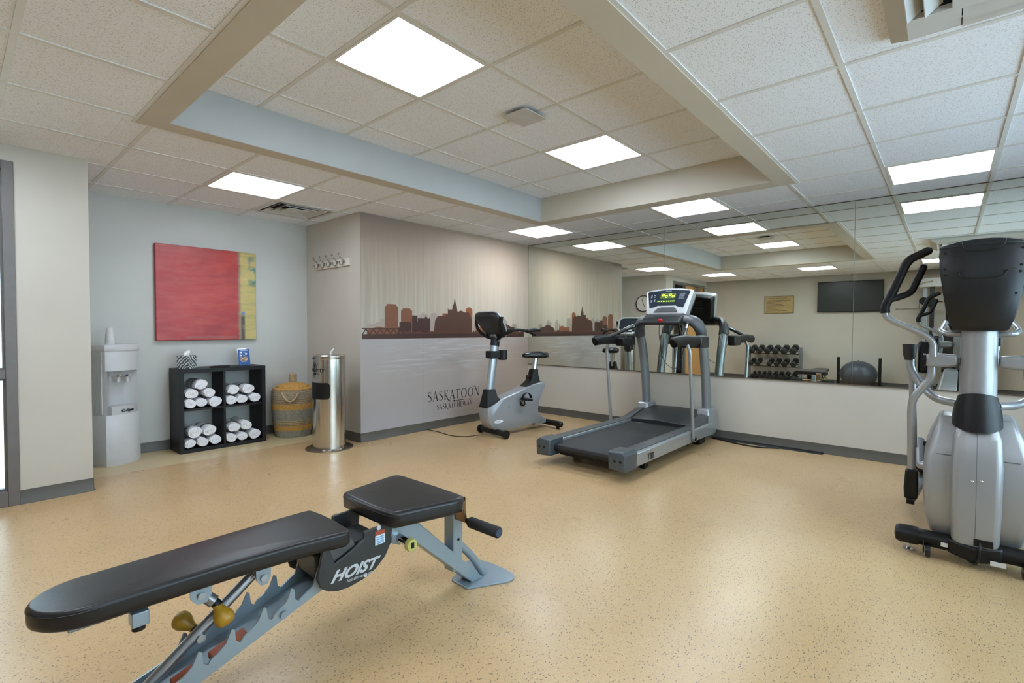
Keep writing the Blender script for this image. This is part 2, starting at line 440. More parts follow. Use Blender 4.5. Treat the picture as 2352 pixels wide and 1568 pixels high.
LABR = ['large white square light in the raised ceiling, nearest the viewer', 'white square light in the raised ceiling, beside the flat sensor']
lp = make_light()
for k, (pos, z, lab) in enumerate([(p, HL, l) for p, l in zip(LIGHTS, LAB)] + [(p, HR, l) for p, l in zip(RL, LABR)]):
    o = lp if k == 0 else copy_tree(lp)
    o.location = (pos[0], pos[1], z); o['label'] = lab

# vent in the alcove ceiling
M_VENT = mat('vent_white', '#c9c9c6', 0.4, var=0.03); M_DARK = mat('dark_void', '#161615', 0.9)
v = thing('ceiling_vent', 'square white ceiling air diffuser with stepped louvres above the painting', 'vent', (VENT[0], VENT[1], HL))
def ring(g, cx, cy, ho, hi, zo, zi, th=0.006):
    co_ = [(cx-ho, cy-ho, zo), (cx+ho, cy-ho, zo), (cx+ho, cy+ho, zo), (cx-ho, cy+ho, zo)]
    ci_ = [(cx-hi, cy-hi, zi), (cx+hi, cy-hi, zi), (cx+hi, cy+hi, zi), (cx-hi, cy+hi, zi)]
    up_ = lambda c: [(a, b, z+th) for a, b, z in c]
    return g.loft([co_, ci_, up_(ci_), up_(co_), co_], False)
ring(G(), *VENT, 0.293, 0.262, HL-0.004, HL-0.004, 0.012).build('outer_frame', M_VENT, v, smooth=0)
for ho, hi in ((0.235, 0.195), (0.165, 0.13)):
    ring(G(), *VENT, ho, hi, HL-0.006, HL+0.03).build('louvre_ring', M_VENT, v, smooth=0)
G().box(VENT[0]-0.105, VENT[0]+0.105, VENT[1]-0.105, VENT[1]+0.105, HL-0.008, HL-0.002).build('centre_plate', M_VENT, v, smooth=0)
G().box(VENT[0]-0.29, VENT[0]+0.29, VENT[1]-0.29, VENT[1]+0.29, HL+0.06, HL+0.08).build('duct_cavity', M_DARK, v, smooth=0)

# flat square sensor under the raised ceiling
sn = thing('ceiling_sensor', 'small flat square white plate hanging under the raised ceiling', 'sensor', (-2.90, -2.345, HR))
G().box(-3.01, -2.79, -2.445, -2.245, HR-0.028, HR-0.02).build('cover_plate', mat('sensor_white', '#c4c4c2', 0.5), sn, bevel=0.003)
G().box(-2.97, -2.83, -2.405, -2.285, HR-0.021, HR).build('mount', M_DARK, sn)

# cassette air conditioner
ax, ay, ah = ACU; M_AC = mat('ac_white_plastic', '#c6c6c4', 0.35, var=0.02)
ac = thing('air_conditioner', 'white ceiling cassette air conditioner with side louvres at the top right', 'air conditioner', (ax, ay, HL))
zb = HL-0.055
for b in ((ax-ah, ax-ah+0.13, ay-ah, ay+ah), (ax+ah-0.13, ax+ah, ay-ah, ay+ah), (ax-ah+0.13, ax+ah-0.13, ay-ah, ay-ah+0.13), (ax-ah+0.13, ax+ah-0.13, ay+ah-0.13, ay+ah)):
    pass
ring(G(), ax, ay, ah, ah-0.06, zb+0.035, zb, 0.02).build('panel_rim', M_AC, ac, smooth=0)
ring(G(), ax, ay, ah-0.185, ah-0.235, zb, zb, 0.02).build('inner_frame', M_AC, ac, smooth=0)
G().box(ax-ah+0.03, ax+ah-0.03, ay-ah+0.03, ay+ah-0.03, zb+0.05, HL).build('body', M_DARK, ac, smooth=0)
L0 = ah-0.09
for sx, sy in ((1, 0), (-1, 0), (0, 1), (0, -1)):
    for k, off in enumerate((ah-0.085, ah-0.135)):
        lo = 0.262
        a = math.radians(38)
        R = Matrix.Rotation(a*(sx), 3, 'Y') if sx else Matrix.Rotation(-a*sy, 3, 'X')
        c = (ax+sx*off, ay+sy*off, zb+0.012)
        G().obox(c, (0.06, 2*lo, 0.005) if sx else (2*lo, 0.06, 0.005), R).build('louvre', M_AC, ac, smooth=0)
for sx in (-1, 1):
    for sy in (-1, 1):
        c = ah-0.058; d = ah-0.21
        G().box(ax+sx*c, ax+sx*d, ay+sy*c, ay+sy*d, zb+0.0005, zb+0.02).build('corner_cover', M_AC, ac, smooth=0)
gr = G().box(ax-0.235, ax+0.235, ay-0.235, ay+0.235, zb+0.012, zb+0.02).build('grille_back', mat('ac_grey', '#8c8c8a', 0.6), ac, smooth=0)
for k in range(15):
    yy = ay-0.22+0.44*k/14
    G().box(ax-0.235, ax+0.235, yy-0.009, yy+0.009, zb, zb+0.012).build('grille_bar', M_AC, gr, smooth=0)

# ------------------------------------------------------------------ mirrors
def mirror_mat():
    s = N('mirror_silver'); f = s.noise(s.coord(), 0.8, 2.0)
    s.l(s.ramp(f, [(0.3, (0.80, 0.825, 0.75)), (0.7, (0.81, 0.835, 0.765))]), s.b.inputs['Base Color'])
    s.b.inputs['Metallic'].default_value = 1.0; s.b.inputs['Roughness'].default_value = 0.0; return s.m
M_MIR = mirror_mat(); M_EDGE = mat('glass_edge', '#8f9a90', 0.2); M_CH = mat('mirror_channel', '#6d6a60', 0.35, 0.6)
for k, (y0, y1, lab) in enumerate([(-0.006, -2.018, 'wall mirror panel beside the mural, reflecting the skyline'), (-2.020, -3.827, 'wall mirror panel in the middle, reflecting the dumbbell rack'),
                                   (-3.829, -5.64, 'wall mirror panel behind the elliptical trainer'), (-5.642, -6.79, 'wall mirror panel beyond the right edge')]):
    t = thing('mirror_panel', lab, 'mirror', (-0.006, (y0+y1)/2, HM), 'wall mirror panels')
    G().box(-0.006, -0.0005, y0, y1, HM, HL-0.006).build('glass', M_MIR, t, smooth=0)
    G().box(-0.0062, -0.0004, y0, y0-0.0016, HM, HL-0.006).build('edge', M_EDGE, t, smooth=0)
struct(tag(G().box(-0.009, 0, -6.79, -0.004, HM-0.010, HM-0.0002).build('trim_1', M_CH), 'thin metal channel along the foot of the mirrors', 'trim'))

struct(tag(G().box(-0.008, 0, -6.79, -0.004, HL-0.0058, HL-0.0018).build('trim_2', mat('dark_channel', '#2c2b27', 0.5)), 'dark channel along the top of the mirrors', 'trim'))

# ------------------------------------------------------------------ entrance: side window and wooden door
M_FR = mat('door_frame_grey', '#6b6663', 0.4, var=0.05)
def glass_mat(name, hexc, fac):
    s = N(name); c = lin(hexc)
    tr = s.n('ShaderNodeBsdfTransparent'); tr.inputs['Color'].default_value = (*c, 1)
    gl = s.n('ShaderNodeBsdfGlossy', i_Roughness=0.03); fr = s.n('ShaderNodeFresnel', i_IOR=1.45)
    f = s.math('MULTIPLY_ADD', s.noise(s.coord(), 2.0), 0.02, fac)
    f = s.math('MAXIMUM', f, fr.outputs[0])
    mx = s.n('ShaderNodeMixShader'); s.l(f, mx.inputs[0]); s.l(tr.outputs[0], mx.inputs[1]); s.l(gl.outputs[0], mx.inputs[2])
    s.l(mx.outputs[0], s.out.inputs['Surface']); return s.m
M_GLASS = glass_mat('window_glass', '#dcebf2', 0.06)
win = struct(thing('window_1', 'grey framed glass side window next to the entrance door', 'window', (-5.5, PY+0.05, 0), kind='structure'))
y0, y1 = PY-0.012, PY+0.112
def frm(par, nm, x0, x1, z0, z1): return G().box(x0, x1, y0, y1, z0, z1).build(nm, M_FR, par, bevel=0.003)
frm(win, 'jamb', DX1-0.052, DX1+0.004, 0, DZ+0.004); frm(win, 'mullion', -5.86, -5.80, 0, DZ)
frm(win, 'head', -5.80, DX1-0.052, DZ-0.05, DZ+0.004); frm(win, 'rail', -5.80, DX1-0.052, 0.83, 0.89); frm(win, 'sill', -5.80, DX1-0.052, 0, 0.10)
for a, b in ((0.10, 0.83), (0.89, DZ-0.05)):
    G().box(-5.80, DX1-0.052, PY+0.045, PY+0.051, a, b).build('pane', M_GLASS, win, smooth=0)
    gb = G()
    for q in ((-5.80, -5.788, a, b), (DX1-0.064, DX1-0.052, a, b), (-5.788, DX1-0.064, a, a+0.012), (-5.788, DX1-0.064, b-0.012, b)): gb.box(q[0], q[1], PY+0.025, PY+0.045, q[2], q[3])
    gb.build('glazing_bead', M_FR, win, smooth=0)
def wood_mat(name, c1, c2, sc=(1, 1, 0.12), rough=0.4):
    if name in MATS: return MATS[name]
    s = N(name); v = s.coord(scale=sc)
    wv = s.n('ShaderNodeTexWave', i_Scale=9.0, i_Distortion=5.0, i_Detail=3.0, wave_type='BANDS'); s.l(v, wv.inputs['Vector'])
    f = s.math('ADD', s.math('MULTIPLY', wv.outputs['Fac'], 0.5), s.math('MULTIPLY', s.noise(v, 30.0, 4.0), 0.5))
    s.l(s.ramp(f, [(0.2, lin(c1)), (0.8, lin(c2))]), s.b.inputs['Base Color']); s.b.inputs['Roughness'].default_value = rough; s.b.inputs['Specular IOR Level'].default_value = 0.3
    MATS[name] = s.m; return s.m
M_DOOR = wood_mat('maple_door', '#c08a4c', '#d9a866')
dr = struct(thing('door_1', 'honey coloured wooden entrance door in a grey frame', 'door', (-6.4, PY+0.05, 0), kind='structure'))
frm(dr, 'jamb', DX0, DX0+0.05, 0, DZ+0.004); frm(dr, 'head', DX0+0.05, -5.86, DZ-0.05, DZ+0.004)
leaf = G().box(DX0+0.052, -5.862, PY+0.02, PY+0.065, 0.008, DZ-0.052).build('leaf', M_DOOR, dr, bevel=0.002)
M_STEEL = mat('brushed_steel', '#b8b8b6', 0.3, 1.0)
h = G().cyl((-5.93, PY+0.02, 1.0), (-5.93, PY-0.04, 1.0), 0.011); h.tube(fillet([(-5.93, PY-0.035, 1.0), (-5.96, PY-0.04, 1.0), (-6.05, PY-0.04, 1.0)], 0.02), 0.009); h.cyl((-5.93, PY+0.02, 1.0), (-5.93, PY+0.012, 1.0), 0.028)
h.build('handle', M_STEEL, leaf)
c = G().box(-6.62, -6.36, PY-0.035, PY+0.02, 2.08, 2.14); c.tube([(-6.5, PY-0.02, 2.15), (-6.72, PY-0.16, 2.155), (-6.55, PY-0.03, 2.19)], 0.009, 8)
c.build('closer', M_STEEL, leaf, bevel=0.004)
w2 = struct(thing('window_2', 'wide grey framed window in the right wall', 'window', ((WX0+WX1)/2, YF-0.05, WZ0), kind='structure'))
nw = 4
for k in range(nw+1):
    x = WX0+(WX1-WX0)*k/nw; G().box(x-0.025, x+0.025, YF-0.08, YF-0.01, WZ0, WZ1).build('mullion', M_FR, w2)
for z in (WZ0, WZ1): G().box(WX0, WX1, YF-0.082, YF-0.008, z-0.025, z+0.025).build('rail', M_FR, w2)
for k in range(nw):
    x0, x1 = WX0+(WX1-WX0)*k/nw+0.025, WX0+(WX1-WX0)*(k+1)/nw-0.025
    G().box(x0, x1, YF-0.053, YF-0.047, WZ0+0.025, WZ1-0.025).build('pane', M_GLASS, w2, smooth=0)
# pale hall outside the entrance
hall = wall_paint('hall_paint', '#d8dde0')
wall('wall_hall', G().box(XL-0.6, PX+0.3, 2.6, 2.7, 0, 2.75), 'pale hall wall outside the entrance glass', hall)
struct(tag(G().box(XL-0.6, PX-0.1, PY+0.1, 2.6, -0.08, 0.0).build('floor_hall', M_FLOOR2), 'hall floor outside the entrance', 'floor'))
# ================================================================== MURAL PRINT
def mural_mat():
    s = N('mural_print'); tc = s.n('ShaderNodeTexCoord'); sx = s.n('ShaderNodeSeparateXYZ'); s.l(tc.outputs['Object'], sx.inputs[0])
    X, Z = sx.outputs['X'], sx.outputs['Z']               # wall metres: x -2.68..0, z 0..2.34 (object origin at the world origin)
    u = s.math('MULTIPLY_ADD', X, 1/2.68, 1.0)
    sky = s.ramp(u, [(0.0, lin('#85766d')), (0.22, lin('#9e8c7f')), (0.5, lin('#c0aa94')), (0.8, lin('#d8bda3')), (1.0, lin('#cab199'))])
    low = s.ramp(s.math('MULTIPLY', Z, 1/1.05), [(0.0, lin('#a8a7ae')), (0.35, lin('#a59b95')), (0.6, lin('#ada096')), (1.0, lin('#b5afab'))])
    hz = s.ramp(s.math('MULTIPLY_ADD', Z, 1/1.3, -1.05/1.3), [(0.0, lin('#c9c5ba')), (0.28, lin('#c6bca9')), (0.6, lin('#c8b49e')), (0.85, lin('#b19e8e')), (1.0, lin('#86786e'))])
    sky = s.mix(0.5, sky, hz)
    vv = s.coord(scale=(9.0, 1, 0.25)); st = s.noise(vv, 2.2, 4.0, 0.65)
    band = s.ramp(s.math('MULTIPLY_ADD', Z, 1/1.3, -1.05/1.3), [(0.0, (1, 1, 1)), (0.45, (0.8,)*3), (0.8, (0.1,)*3), (1.0, (0, 0, 0))])
    stf = s.math('MULTIPLY', s.ramp(st, [(0.45, (0, 0, 0)), (0.75, (1, 1, 1))]), band)
    sky = s.mix(s.math('MULTIPLY', stf, 0.55), sky, lin('#dcdccb'))
    wv = s.coord(scale=(1.3, 1, 22.0)); ws = s.noise(wv, 1.7, 4.0, 0.6)
    zz = s.ramp(Z, [(0.60, (0, 0, 0)), (0.78, (1, 1, 1)), (1.0, (1, 1, 1))])
    xx = s.ramp(u, [(0.06, (0, 0, 0)), (0.2, (1, 1, 1)), (0.75, (1, 1, 1)), (0.95, (0, 0, 0))])
    wf = s.math('MULTIPLY', s.math('MULTIPLY', s.ramp(ws, [(0.5, (0, 0, 0)), (0.72, (1, 1, 1))]), zz), xx)
    lowu = s.ramp(u, [(0.0, lin('#9f9d9f')), (0.5, lin('#aea6a2')), (0.85, lin('#b79f88')), (1.0, lin('#b09881'))])
    low = s.mix(0.55, low, lowu)
    low = s.mix(s.math('MULTIPLY', wf, 0.6), low, lin('#d3d6d9'))
    col = s.mix(s.math('GREATER_THAN', Z, 1.052), low, sky)
    s.l(col, s.b.inputs['Base Color']); s.b.inputs['Roughness'].default_value = 0.42; s.b.inputs['Specular IOR Level'].default_value = 0.35
    return s.m
M_MUR = mural_mat()
OFF[w_mural.name] = Vector((0, 0, 0))
for a, b in ((MX, -1.868), (-1.866, -0.001)):
    G().box(a, b, 0.0, 0.0015, HB, HL).build('mural_sheet', M_MUR, w_mural, smooth=0)
C_FAR = mat('ink_pale_towers', '#a99a8d', 0.5, var=0.04); C_MID = mat('ink_copper', '#7b4c32', 0.5, var=0.08, nscale=4)
C_DK = mat('ink_brown', '#4f2e20', 0.5, var=0.08, nscale=4); C_DK2 = mat('ink_dark_brown', '#40241b', 0.5, var=0.06, nscale=6); C_ORG = mat('ink_orange', '#8f5232', 0.5, var=0.1, nscale=3)
C_TXT = mat('ink_black', '#1d1a1c', 0.5)
LAY = [0]
def flat(name, poly, m, layer):
    LAY[0] += 1
    return G().prism(poly, 'xz', 0.0005, -0.0003*layer-0.00001*LAY[0]).build(name, m, w_mural, smooth=0)
Z0 = 1.055
def tower(x0, x1, h, m, layer, notch=0.0, name='printed_tower'):
    p = [(x0, Z0), (x1, Z0), (x1, h)] if not notch else [(x0, Z0), (x1, Z0), (x1, h-notch), (x1-notch, h-notch*0.4), (x1-notch, h), (x0+notch, h), (x0+notch, h-notch*0.4), (x0, h-notch)]
    if not notch: p.append((x0, h))
    flat(name, p, m, layer)
# pale distant towers
for x0, x1, h in [(-2.60, -2.47, 1.215), (-2.50, -2.42, 1.235), (-2.44, -2.37, 1.265), (-2.12, -2.05, 1.22), (-1.93, -1.80, 1.325), (-1.90, -1.84, 1.345), (-1.79, -1.62, 1.315), (-1.76, -1.68, 1.345),
                  (-1.08, -0.96, 1.33), (-0.90, -0.80, 1.22), (-0.56, -0.44, 1.27), (-0.51, -0.47, 1.30), (-0.34, -0.25, 1.235), (-0.74, -0.66, 1.27), (-0.72, -0.69, 1.31)]:
    tower(x0, x1, h, C_FAR, 1, 0.012)
for x0, x1, h, n in [(-2.386, -2.214, 1.425, 0.03), (-2.178, -2.030, 1.385, 0.024)]: tower(x0, x1, h, C_MID, 3, n)
for x0, x1, h in [(-1.21, -1.10, 1.415), (-1.18, -1.12, 1.43), (-1.59, -1.50, 1.345), (-1.04, -0.84, 1.19), (-0.88, -0.78, 1.205)]: tower(x0, x1, h, C_ORG, 2, 0.01)
flat('printed_hill', [(-2.60, Z0), (-2.05, Z0), (-2.05, 1.16), (-2.20, 1.185), (-2.38, 1.17), (-2.46, 1.185), (-2.54, 1.165), (-2.60, 1.15)], C_MID, 2)
for x0, x1, h in [(-2.22, -2.10, 1.17), (-2.20, -2.045, 1.235), (-2.03, -1.955, 1.31), (-1.97, -1.93, 1.24), (-1.95, -1.775, 1.28), (-1.85, -1.82, 1.298)]: tower(x0, x1, h, C_DK2, 4)
flat('printed_hotel', [(-1.78, Z0), (-1.72, 1.14), (-1.71, 1.18), (-1.70, 1.26), (-1.66, 1.31), (-1.55, 1.315), (-1.55, 1.33), (-1.505, 1.335), (-1.505, 1.415), (-1.498, 1.392), (-1.435, 1.395),
                       (-1.43, 1.44), (-1.412, 1.46), (-1.40, 1.52), (-1.396, 1.535), (-1.392, 1.52), (-1.378, 1.46), (-1.362, 1.44), (-1.355, 1.375), (-1.33, 1.37), (-1.31, 1.385), (-1.27, 1.38),
                       (-1.24, 1.365), (-1.16, 1.365), (-1.12, 1.30), (-1.105, 1.16), (-1.09, Z0)], C_DK, 5)
flat('printed_dome_hall', [(-0.66, Z0), (-0.64, 1.16), (-0.60, 1.19), (-0.55, 1.20), (-0.50, 1.225), (-0.44, 1.22), (-0.38, 1.195), (-0.30, 1.185), (-0.26, 1.15), (-0.24, 1.11), (-0.13, 1.10), (-0.13, Z0)], C_DK, 4)
flat('printed_church', [(-0.82, Z0), (-0.80, 1.14), (-0.77, 1.15), (-0.762, 1.26), (-0.755, 1.15), (-0.72, 1.13), (-0.70, Z0)], C_DK, 4)
flat('printed_shore', [(-2.662, Z0), (-2.662, 1.105), (-0.095, 1.11), (-0.095, Z0)], C_DK2, 7)
random.seed(11)
pts = [(-2.2, 1.08)]; x = -2.2
while x < -0.1:
    pts.append((x, 1.125+random.random()*0.03)); x += 0.022+random.random()*0.02
    pts.append((x, 1.115+random.random()*0.018)); x += 0.012
pts += [(-0.095, 1.14), (-0.095, 1.08)]
flat('printed_trees', pts, mat('ink_red_brown', '#5c3326', 0.5, var=0.25, nscale=30), 6)
# railway bridge
br = G(); br.prism([(-2.662, 1.158), (-2.17, 1.158), (-2.17, 1.168), (-2.662, 1.168)], 'xz', 0.0005, -0.0033)
for k in range(6):
    xa = -2.655+0.085*k
    for q in ((xa, 1.105, xa+0.042, 1.16), (xa+0.084, 1.105, xa+0.042, 1.16)):
        br.prism([(q[0]-0.006, q[1]), (q[0]+0.006, q[1]), (q[2]+0.006, q[3]), (q[2]-0.006, q[3])], 'xz', 0.0005, -0.0031-0.00003*(k*2+(q[0] > xa)))
br.build('printed_bridge', C_DK2, w_mural, smooth=0)

# serif lettering drawn from strokes (unit cap height)
def arc(cx, cy, rx, ry, a0, a1, n=14): return [(cx+rx*math.cos(math.radians(a0+(a1-a0)*k/n)), cy+ry*math.sin(math.radians(a0+(a1-a0)*k/n))) for k in range(n+1)]
TH, TN = 0.12, 0.045
def sline(p, w0, w1=None): return ('l', p, w0, w0 if w1 is None else w1)
def serif(x, y, w=0.16, h=0.03): return sline([(x-w/2, y), (x+w/2, y)], h)
SPN = catmull([(0.43, 0.82, 0), (0.35, 0.97, 0), (0.2, 0.98, 0), (0.08, 0.86, 0), (0.1, 0.68, 0), (0.25, 0.53, 0), (0.4, 0.38, 0), (0.44, 0.2, 0), (0.33, 0.04, 0), (0.17, 0.01, 0), (0.02, 0.14, 0)], 4)
GL = {
 'S': (0.50, [('v', [(p.x, p.y) for p in SPN], [0.04+0.085*math.exp(-((i-20)/9.0)**2) for i in range(len(SPN))])]),
 'A': (0.66, [sline([(0.06, 0), (0.33, 1.0)], TN), sline([(0.33, 1.0), (0.58, 0)], TH), sline([(0.16, 0.34), (0.48, 0.34)], TN), serif(0.05, 0.015), serif(0.58, 0.015, 0.2)]),
 'K': (0.60, [sline([(0.13, 0), (0.13, 1)], TH), sline([(0.16, 0.46), (0.5, 0.98)], TN), ('v', [(0.2, 0.52), (0.33, 0.3), (0.47, 0.05), (0.6, -0.1), (0.75, -0.14), (0.88, -0.08)], [0.06, 0.11, 0.12, 0.1, 0.05, 0.02]), serif(0.13, 0.015, 0.22), serif(0.13, 0.985, 0.22), serif(0.5, 0.985)]),
 'T': (0.62, [sline([(0.31, 0), (0.31, 1)], TH), sline([(0.04, 0.975), (0.58, 0.975)], 0.05), sline([(0.05, 0.98), (0.04, 0.84)], 0.04), sline([(0.57, 0.98), (0.58, 0.84)], 0.04), serif(0.31, 0.015, 0.24)]),
 'O': (0.80, [('v', arc(0.4, 0.5, 0.33, 0.5, 0, 360, 32), [0.035+0.075*abs(math.cos(2*PI*k/32)) for k in range(33)])]),
 'N': (0.76, [sline([(0.13, 0), (0.13, 0.9)], TN), ('v', [(-0.2, 0.98), (-0.08, 1.1), (0.05, 1.12), (0.17, 0.98), (0.62, 0.0)], [0.03, 0.06, 0.09, 0.12, 0.12]), sline([(0.63, 0), (0.63, 1)], TN), serif(0.13, 0.015), serif(0.63, 0.985)]),
 'C': (0.68, [('v', arc(0.4, 0.5, 0.33, 0.5, 45, 315, 24), [0.035+0.08*max(0, -math.cos(math.radians(45+270*k/24))) for k in range(25)])]),
 'H': (0.74, [sline([(0.13, 0), (0.13, 1)], TH), sline([(0.6, 0), (0.6, 1)], TH), sline([(0.13, 0.52), (0.6, 0.52)], TN)] + [serif(a, b, 0.22) for a in (0.13, 0.6) for b in (0.015, 0.985)]),
 'E': (0.54, [sline([(0.13, 0), (0.13, 1)], TH)] + [sline([(0.13, y), (0.46, y)], TN) for y in (0.02, 0.52, 0.98)] + [serif(0.06, 0.015, 0.12), serif(0.06, 0.985, 0.12)]),
 'W': (0.95, [sline([(0.06, 1), (0.27, 0)], TH), sline([(0.27, 0), (0.46, 0.95)], TN), sline([(0.43, 1), (0.65, 0)], TH), sline([(0.65, 0), (0.88, 1)], TN), serif(0.06, 0.985), serif(0.88, 0.985)]),
}
def stroke(g, pts, ws, M):
    n = len(pts); L, R_ = [], []
    for i in range(n):
        a = pts[max(0, i-1)]; b = pts[min(n-1, i+1)]; dx, dy = b[0]-a[0], b[1]-a[1]; d = math.hypot(dx, dy) or 1
        nx, ny = -dy/d*ws[i]/2, dx/d*ws[i]/2
        L.append((pts[i][0]+nx, pts[i][1]+ny)); R_.append((pts[i][0]-nx, pts[i][1]-ny))
    for i in range(n-1):
        q = [M(*p) for p in (L[i], R_[i], R_[i+1], L[i+1])]
        g.add([(a, -0.0004, b) for a, b in q], [(0, 1, 2, 3)])
def serif_text(body, x0, x1, z0, h, name, gapf=0.12):
    tot = sum(GL[c][0]+gapf for c in body)-gapf; sc = (x1-x0)/tot; x = x0; g = G()
    for ch in body:
        M = lambda a, b, x=x: (x+a*sc, z0+b*h)
        for k in GL[ch][1]:
            if k[0] == 'l': stroke(g, k[1], [k[2], k[3]], M)
            else: stroke(g, k[1], k[2], M)
        x += (GL[ch][0]+gapf)*sc
    o = g.build(name, C_TXT, w_mural, smooth=0, fix=False); return o
serif_text('SASKATOON', -1.812, -0.972, 0.318, 0.112, 'printed_city_name')
serif_text('SASKATCHEWAN', -1.672, -1.098, 0.212, 0.062, 'printed_province_name')
rl = G(); rl.add([(-1.55, -0.0004, 0.2925), (-1.06, -0.0004, 0.2925), (-1.305, -0.0004, 0.2965), (-1.305, -0.0004, 0.2885)], [(0, 3, 1, 2)]); rl.lathe([(0.012, 0), (0.012, 0.0005)], 12, (-1.405, -0.0005, 0.2925), 'y')
rl.build('printed_rule', C_TXT, w_mural, smooth=0, fix=False)
# ================================================================== ALCOVE THINGS
M_BLACKW = wood_mat('black_brown_board', '#0e0d0f', '#141315', (0.3, 1, 1), 0.45)
M_WHITE_PL = mat('white_plastic', '#c6c7c8', 0.35, var=0.02); M_OFFW = mat('off_white_plastic', '#babbbc', 0.4, var=0.02)
M_BLK = mat('black_plastic', '#0f1011', 0.42, var=0.1, bump=0.04, spec=0.35); M_INK = mat('navy_ink', '#1c2440', 0.5)

# cube shelf -------------------------------------------------------
SX0, SX1, SY0, SY1, SH = -4.051, -3.288, 0.79, 1.105, 0.78
sh = thing('cube_shelf', 'black two by two cube shelf filled with rolled white towels', 'shelf', ((SX0+SX1)/2, (SY0+SY1)/2, 0))
th = 0.036
G().box(SX0, SX1, SY0, SY1, SH-th, SH).build('top_board', M_BLACKW, sh, bevel=0.0015)
G().box(SX0, SX1, SY0, SY1, 0, th).build('bottom_board', M_BLACKW, sh, bevel=0.0015)
for a in (SX0, SX1-th): G().box(a, a+th, SY0, SY1, th, SH-th).build('side_board', M_BLACKW, sh, bevel=0.0015)
G().box(-3.684, -3.664, SY0+0.002, SY1, th, SH-th).build('divider', M_BLACKW, sh, bevel=0.001)
for a, b in ((SX0+th, -3.684), (-3.664, SX1-th)): G().box(a, b, SY0+0.002, SY1, 0.392, 0.410).build('shelf_board', M_BLACKW, sh, bevel=0.001)

# rolled towels ------------------------------------------------------
def towel_mat():
    s = N('white_terry'); v = s.coord(); tc = s.n('ShaderNodeTexCoord'); sx = s.n('ShaderNodeSeparateXYZ'); s.l(tc.outputs['Object'], sx.inputs[0])
    c = s.ramp(s.noise(v, 60, 3), [(0.3, lin('#dcdde3')), (0.7, lin('#f0f0f4'))])
    s.l(c, s.b.inputs['Base Color']); s.b.inputs['Roughness'].default_value = 0.95; s.b.inputs['Specular IOR Level'].default_value = 0.1
    s.b.inputs['Sheen Weight'].default_value = 0.3
    s.bump(s.noise(v, 420, 2), 0.35, 0.002); return s.m
M_TOW = towel_mat(); M_STR = mat('navy_towel_stripe', '#2c3040', 0.9, bump=0.2)
def make_towel(seed, rx, rz):
    """a rolled towel lying along y: a spiral sheet with thickness, front end at y=0"""
    rnd = random.Random(seed); L = 0.27; turns = 3.6; nn = 64; th_ = 0.0108
    ph = rnd.random()*6.28; a0 = rnd.random()*6.28
    def R(a, k): return 0.012 + (1-0.012)*0 + (a/(turns*2*PI))
    t = thing('rolled_towel', '', 'towel', (0, 0, 0), 'rolled white towels in the cube shelf', local=True)
    outer, inner = [], []
    for k in range(nn+1):
        a = turns*2*PI*k/nn; f = 0.16+0.84*k/nn
        w = 1+0.06*math.sin(2*a+ph)+0.035*math.sin(3.1*a+ph*2)
        ca, sa = math.cos(a+a0), math.sin(a+a0)
        outer.append((rx*f*w*ca, rz*f*w*sa)); inner.append((max(rx*f*w-th_, 0.003)*ca, max(rz*f*w-th_, 0.003)*sa))
    g = G(); ring_ = outer + inner[::-1]; secs = []
    for y, s_ in ((0.006, 0.93), (0.0, 0.985), (0.012, 1.0), (L-0.012, 1.0), (L, 0.97)):
        secs.append([(p[0]*s_, y, p[1]*s_) for p in ring_])
    # soft lip at the visible end
    g.loft([secs[1], secs[2], secs[3], secs[4]]); roll = g.build('roll', M_TOW, t, smooth=50)
    g2 = G(); cz = [[(rx*0.93*math.cos(2*PI*k/20)*q, yy, rz*0.93*math.sin(2*PI*k/20)*q) for k in range(20)] for yy, q in ((0.009, 0.93), (L-0.02, 0.93))]
    g2.loft(cz); g2.build('core', M_TOW, t)
    st = G(); 
    arcp = [(rx*(1.012)*(1+0.05*math.sin(2*a+ph)+0.03*math.sin(3*a+ph*2))*math.cos(a+a0), rz*1.012*(1+0.05*math.sin(2*a+ph)+0.03*math.sin(3*a+ph*2))*math.sin(a+a0)) for a in [turns*2*PI-5.6*k/24 for k in range(25)]]
    n = len(arcp)
    for y0_, y1_ in ((0.105, 0.122),):
        b = len(st.v); st.v += [Vector((p[0], y0_, p[1])) for p in arcp]+[Vector((p[0], y1_, p[1])) for p in arcp]
        for k in range(n-1): st.f.append((b+k, b+k+1, b+n+k+1, b+n+k))
    st.build('stripe', M_STR, t, fix=False)
    return t
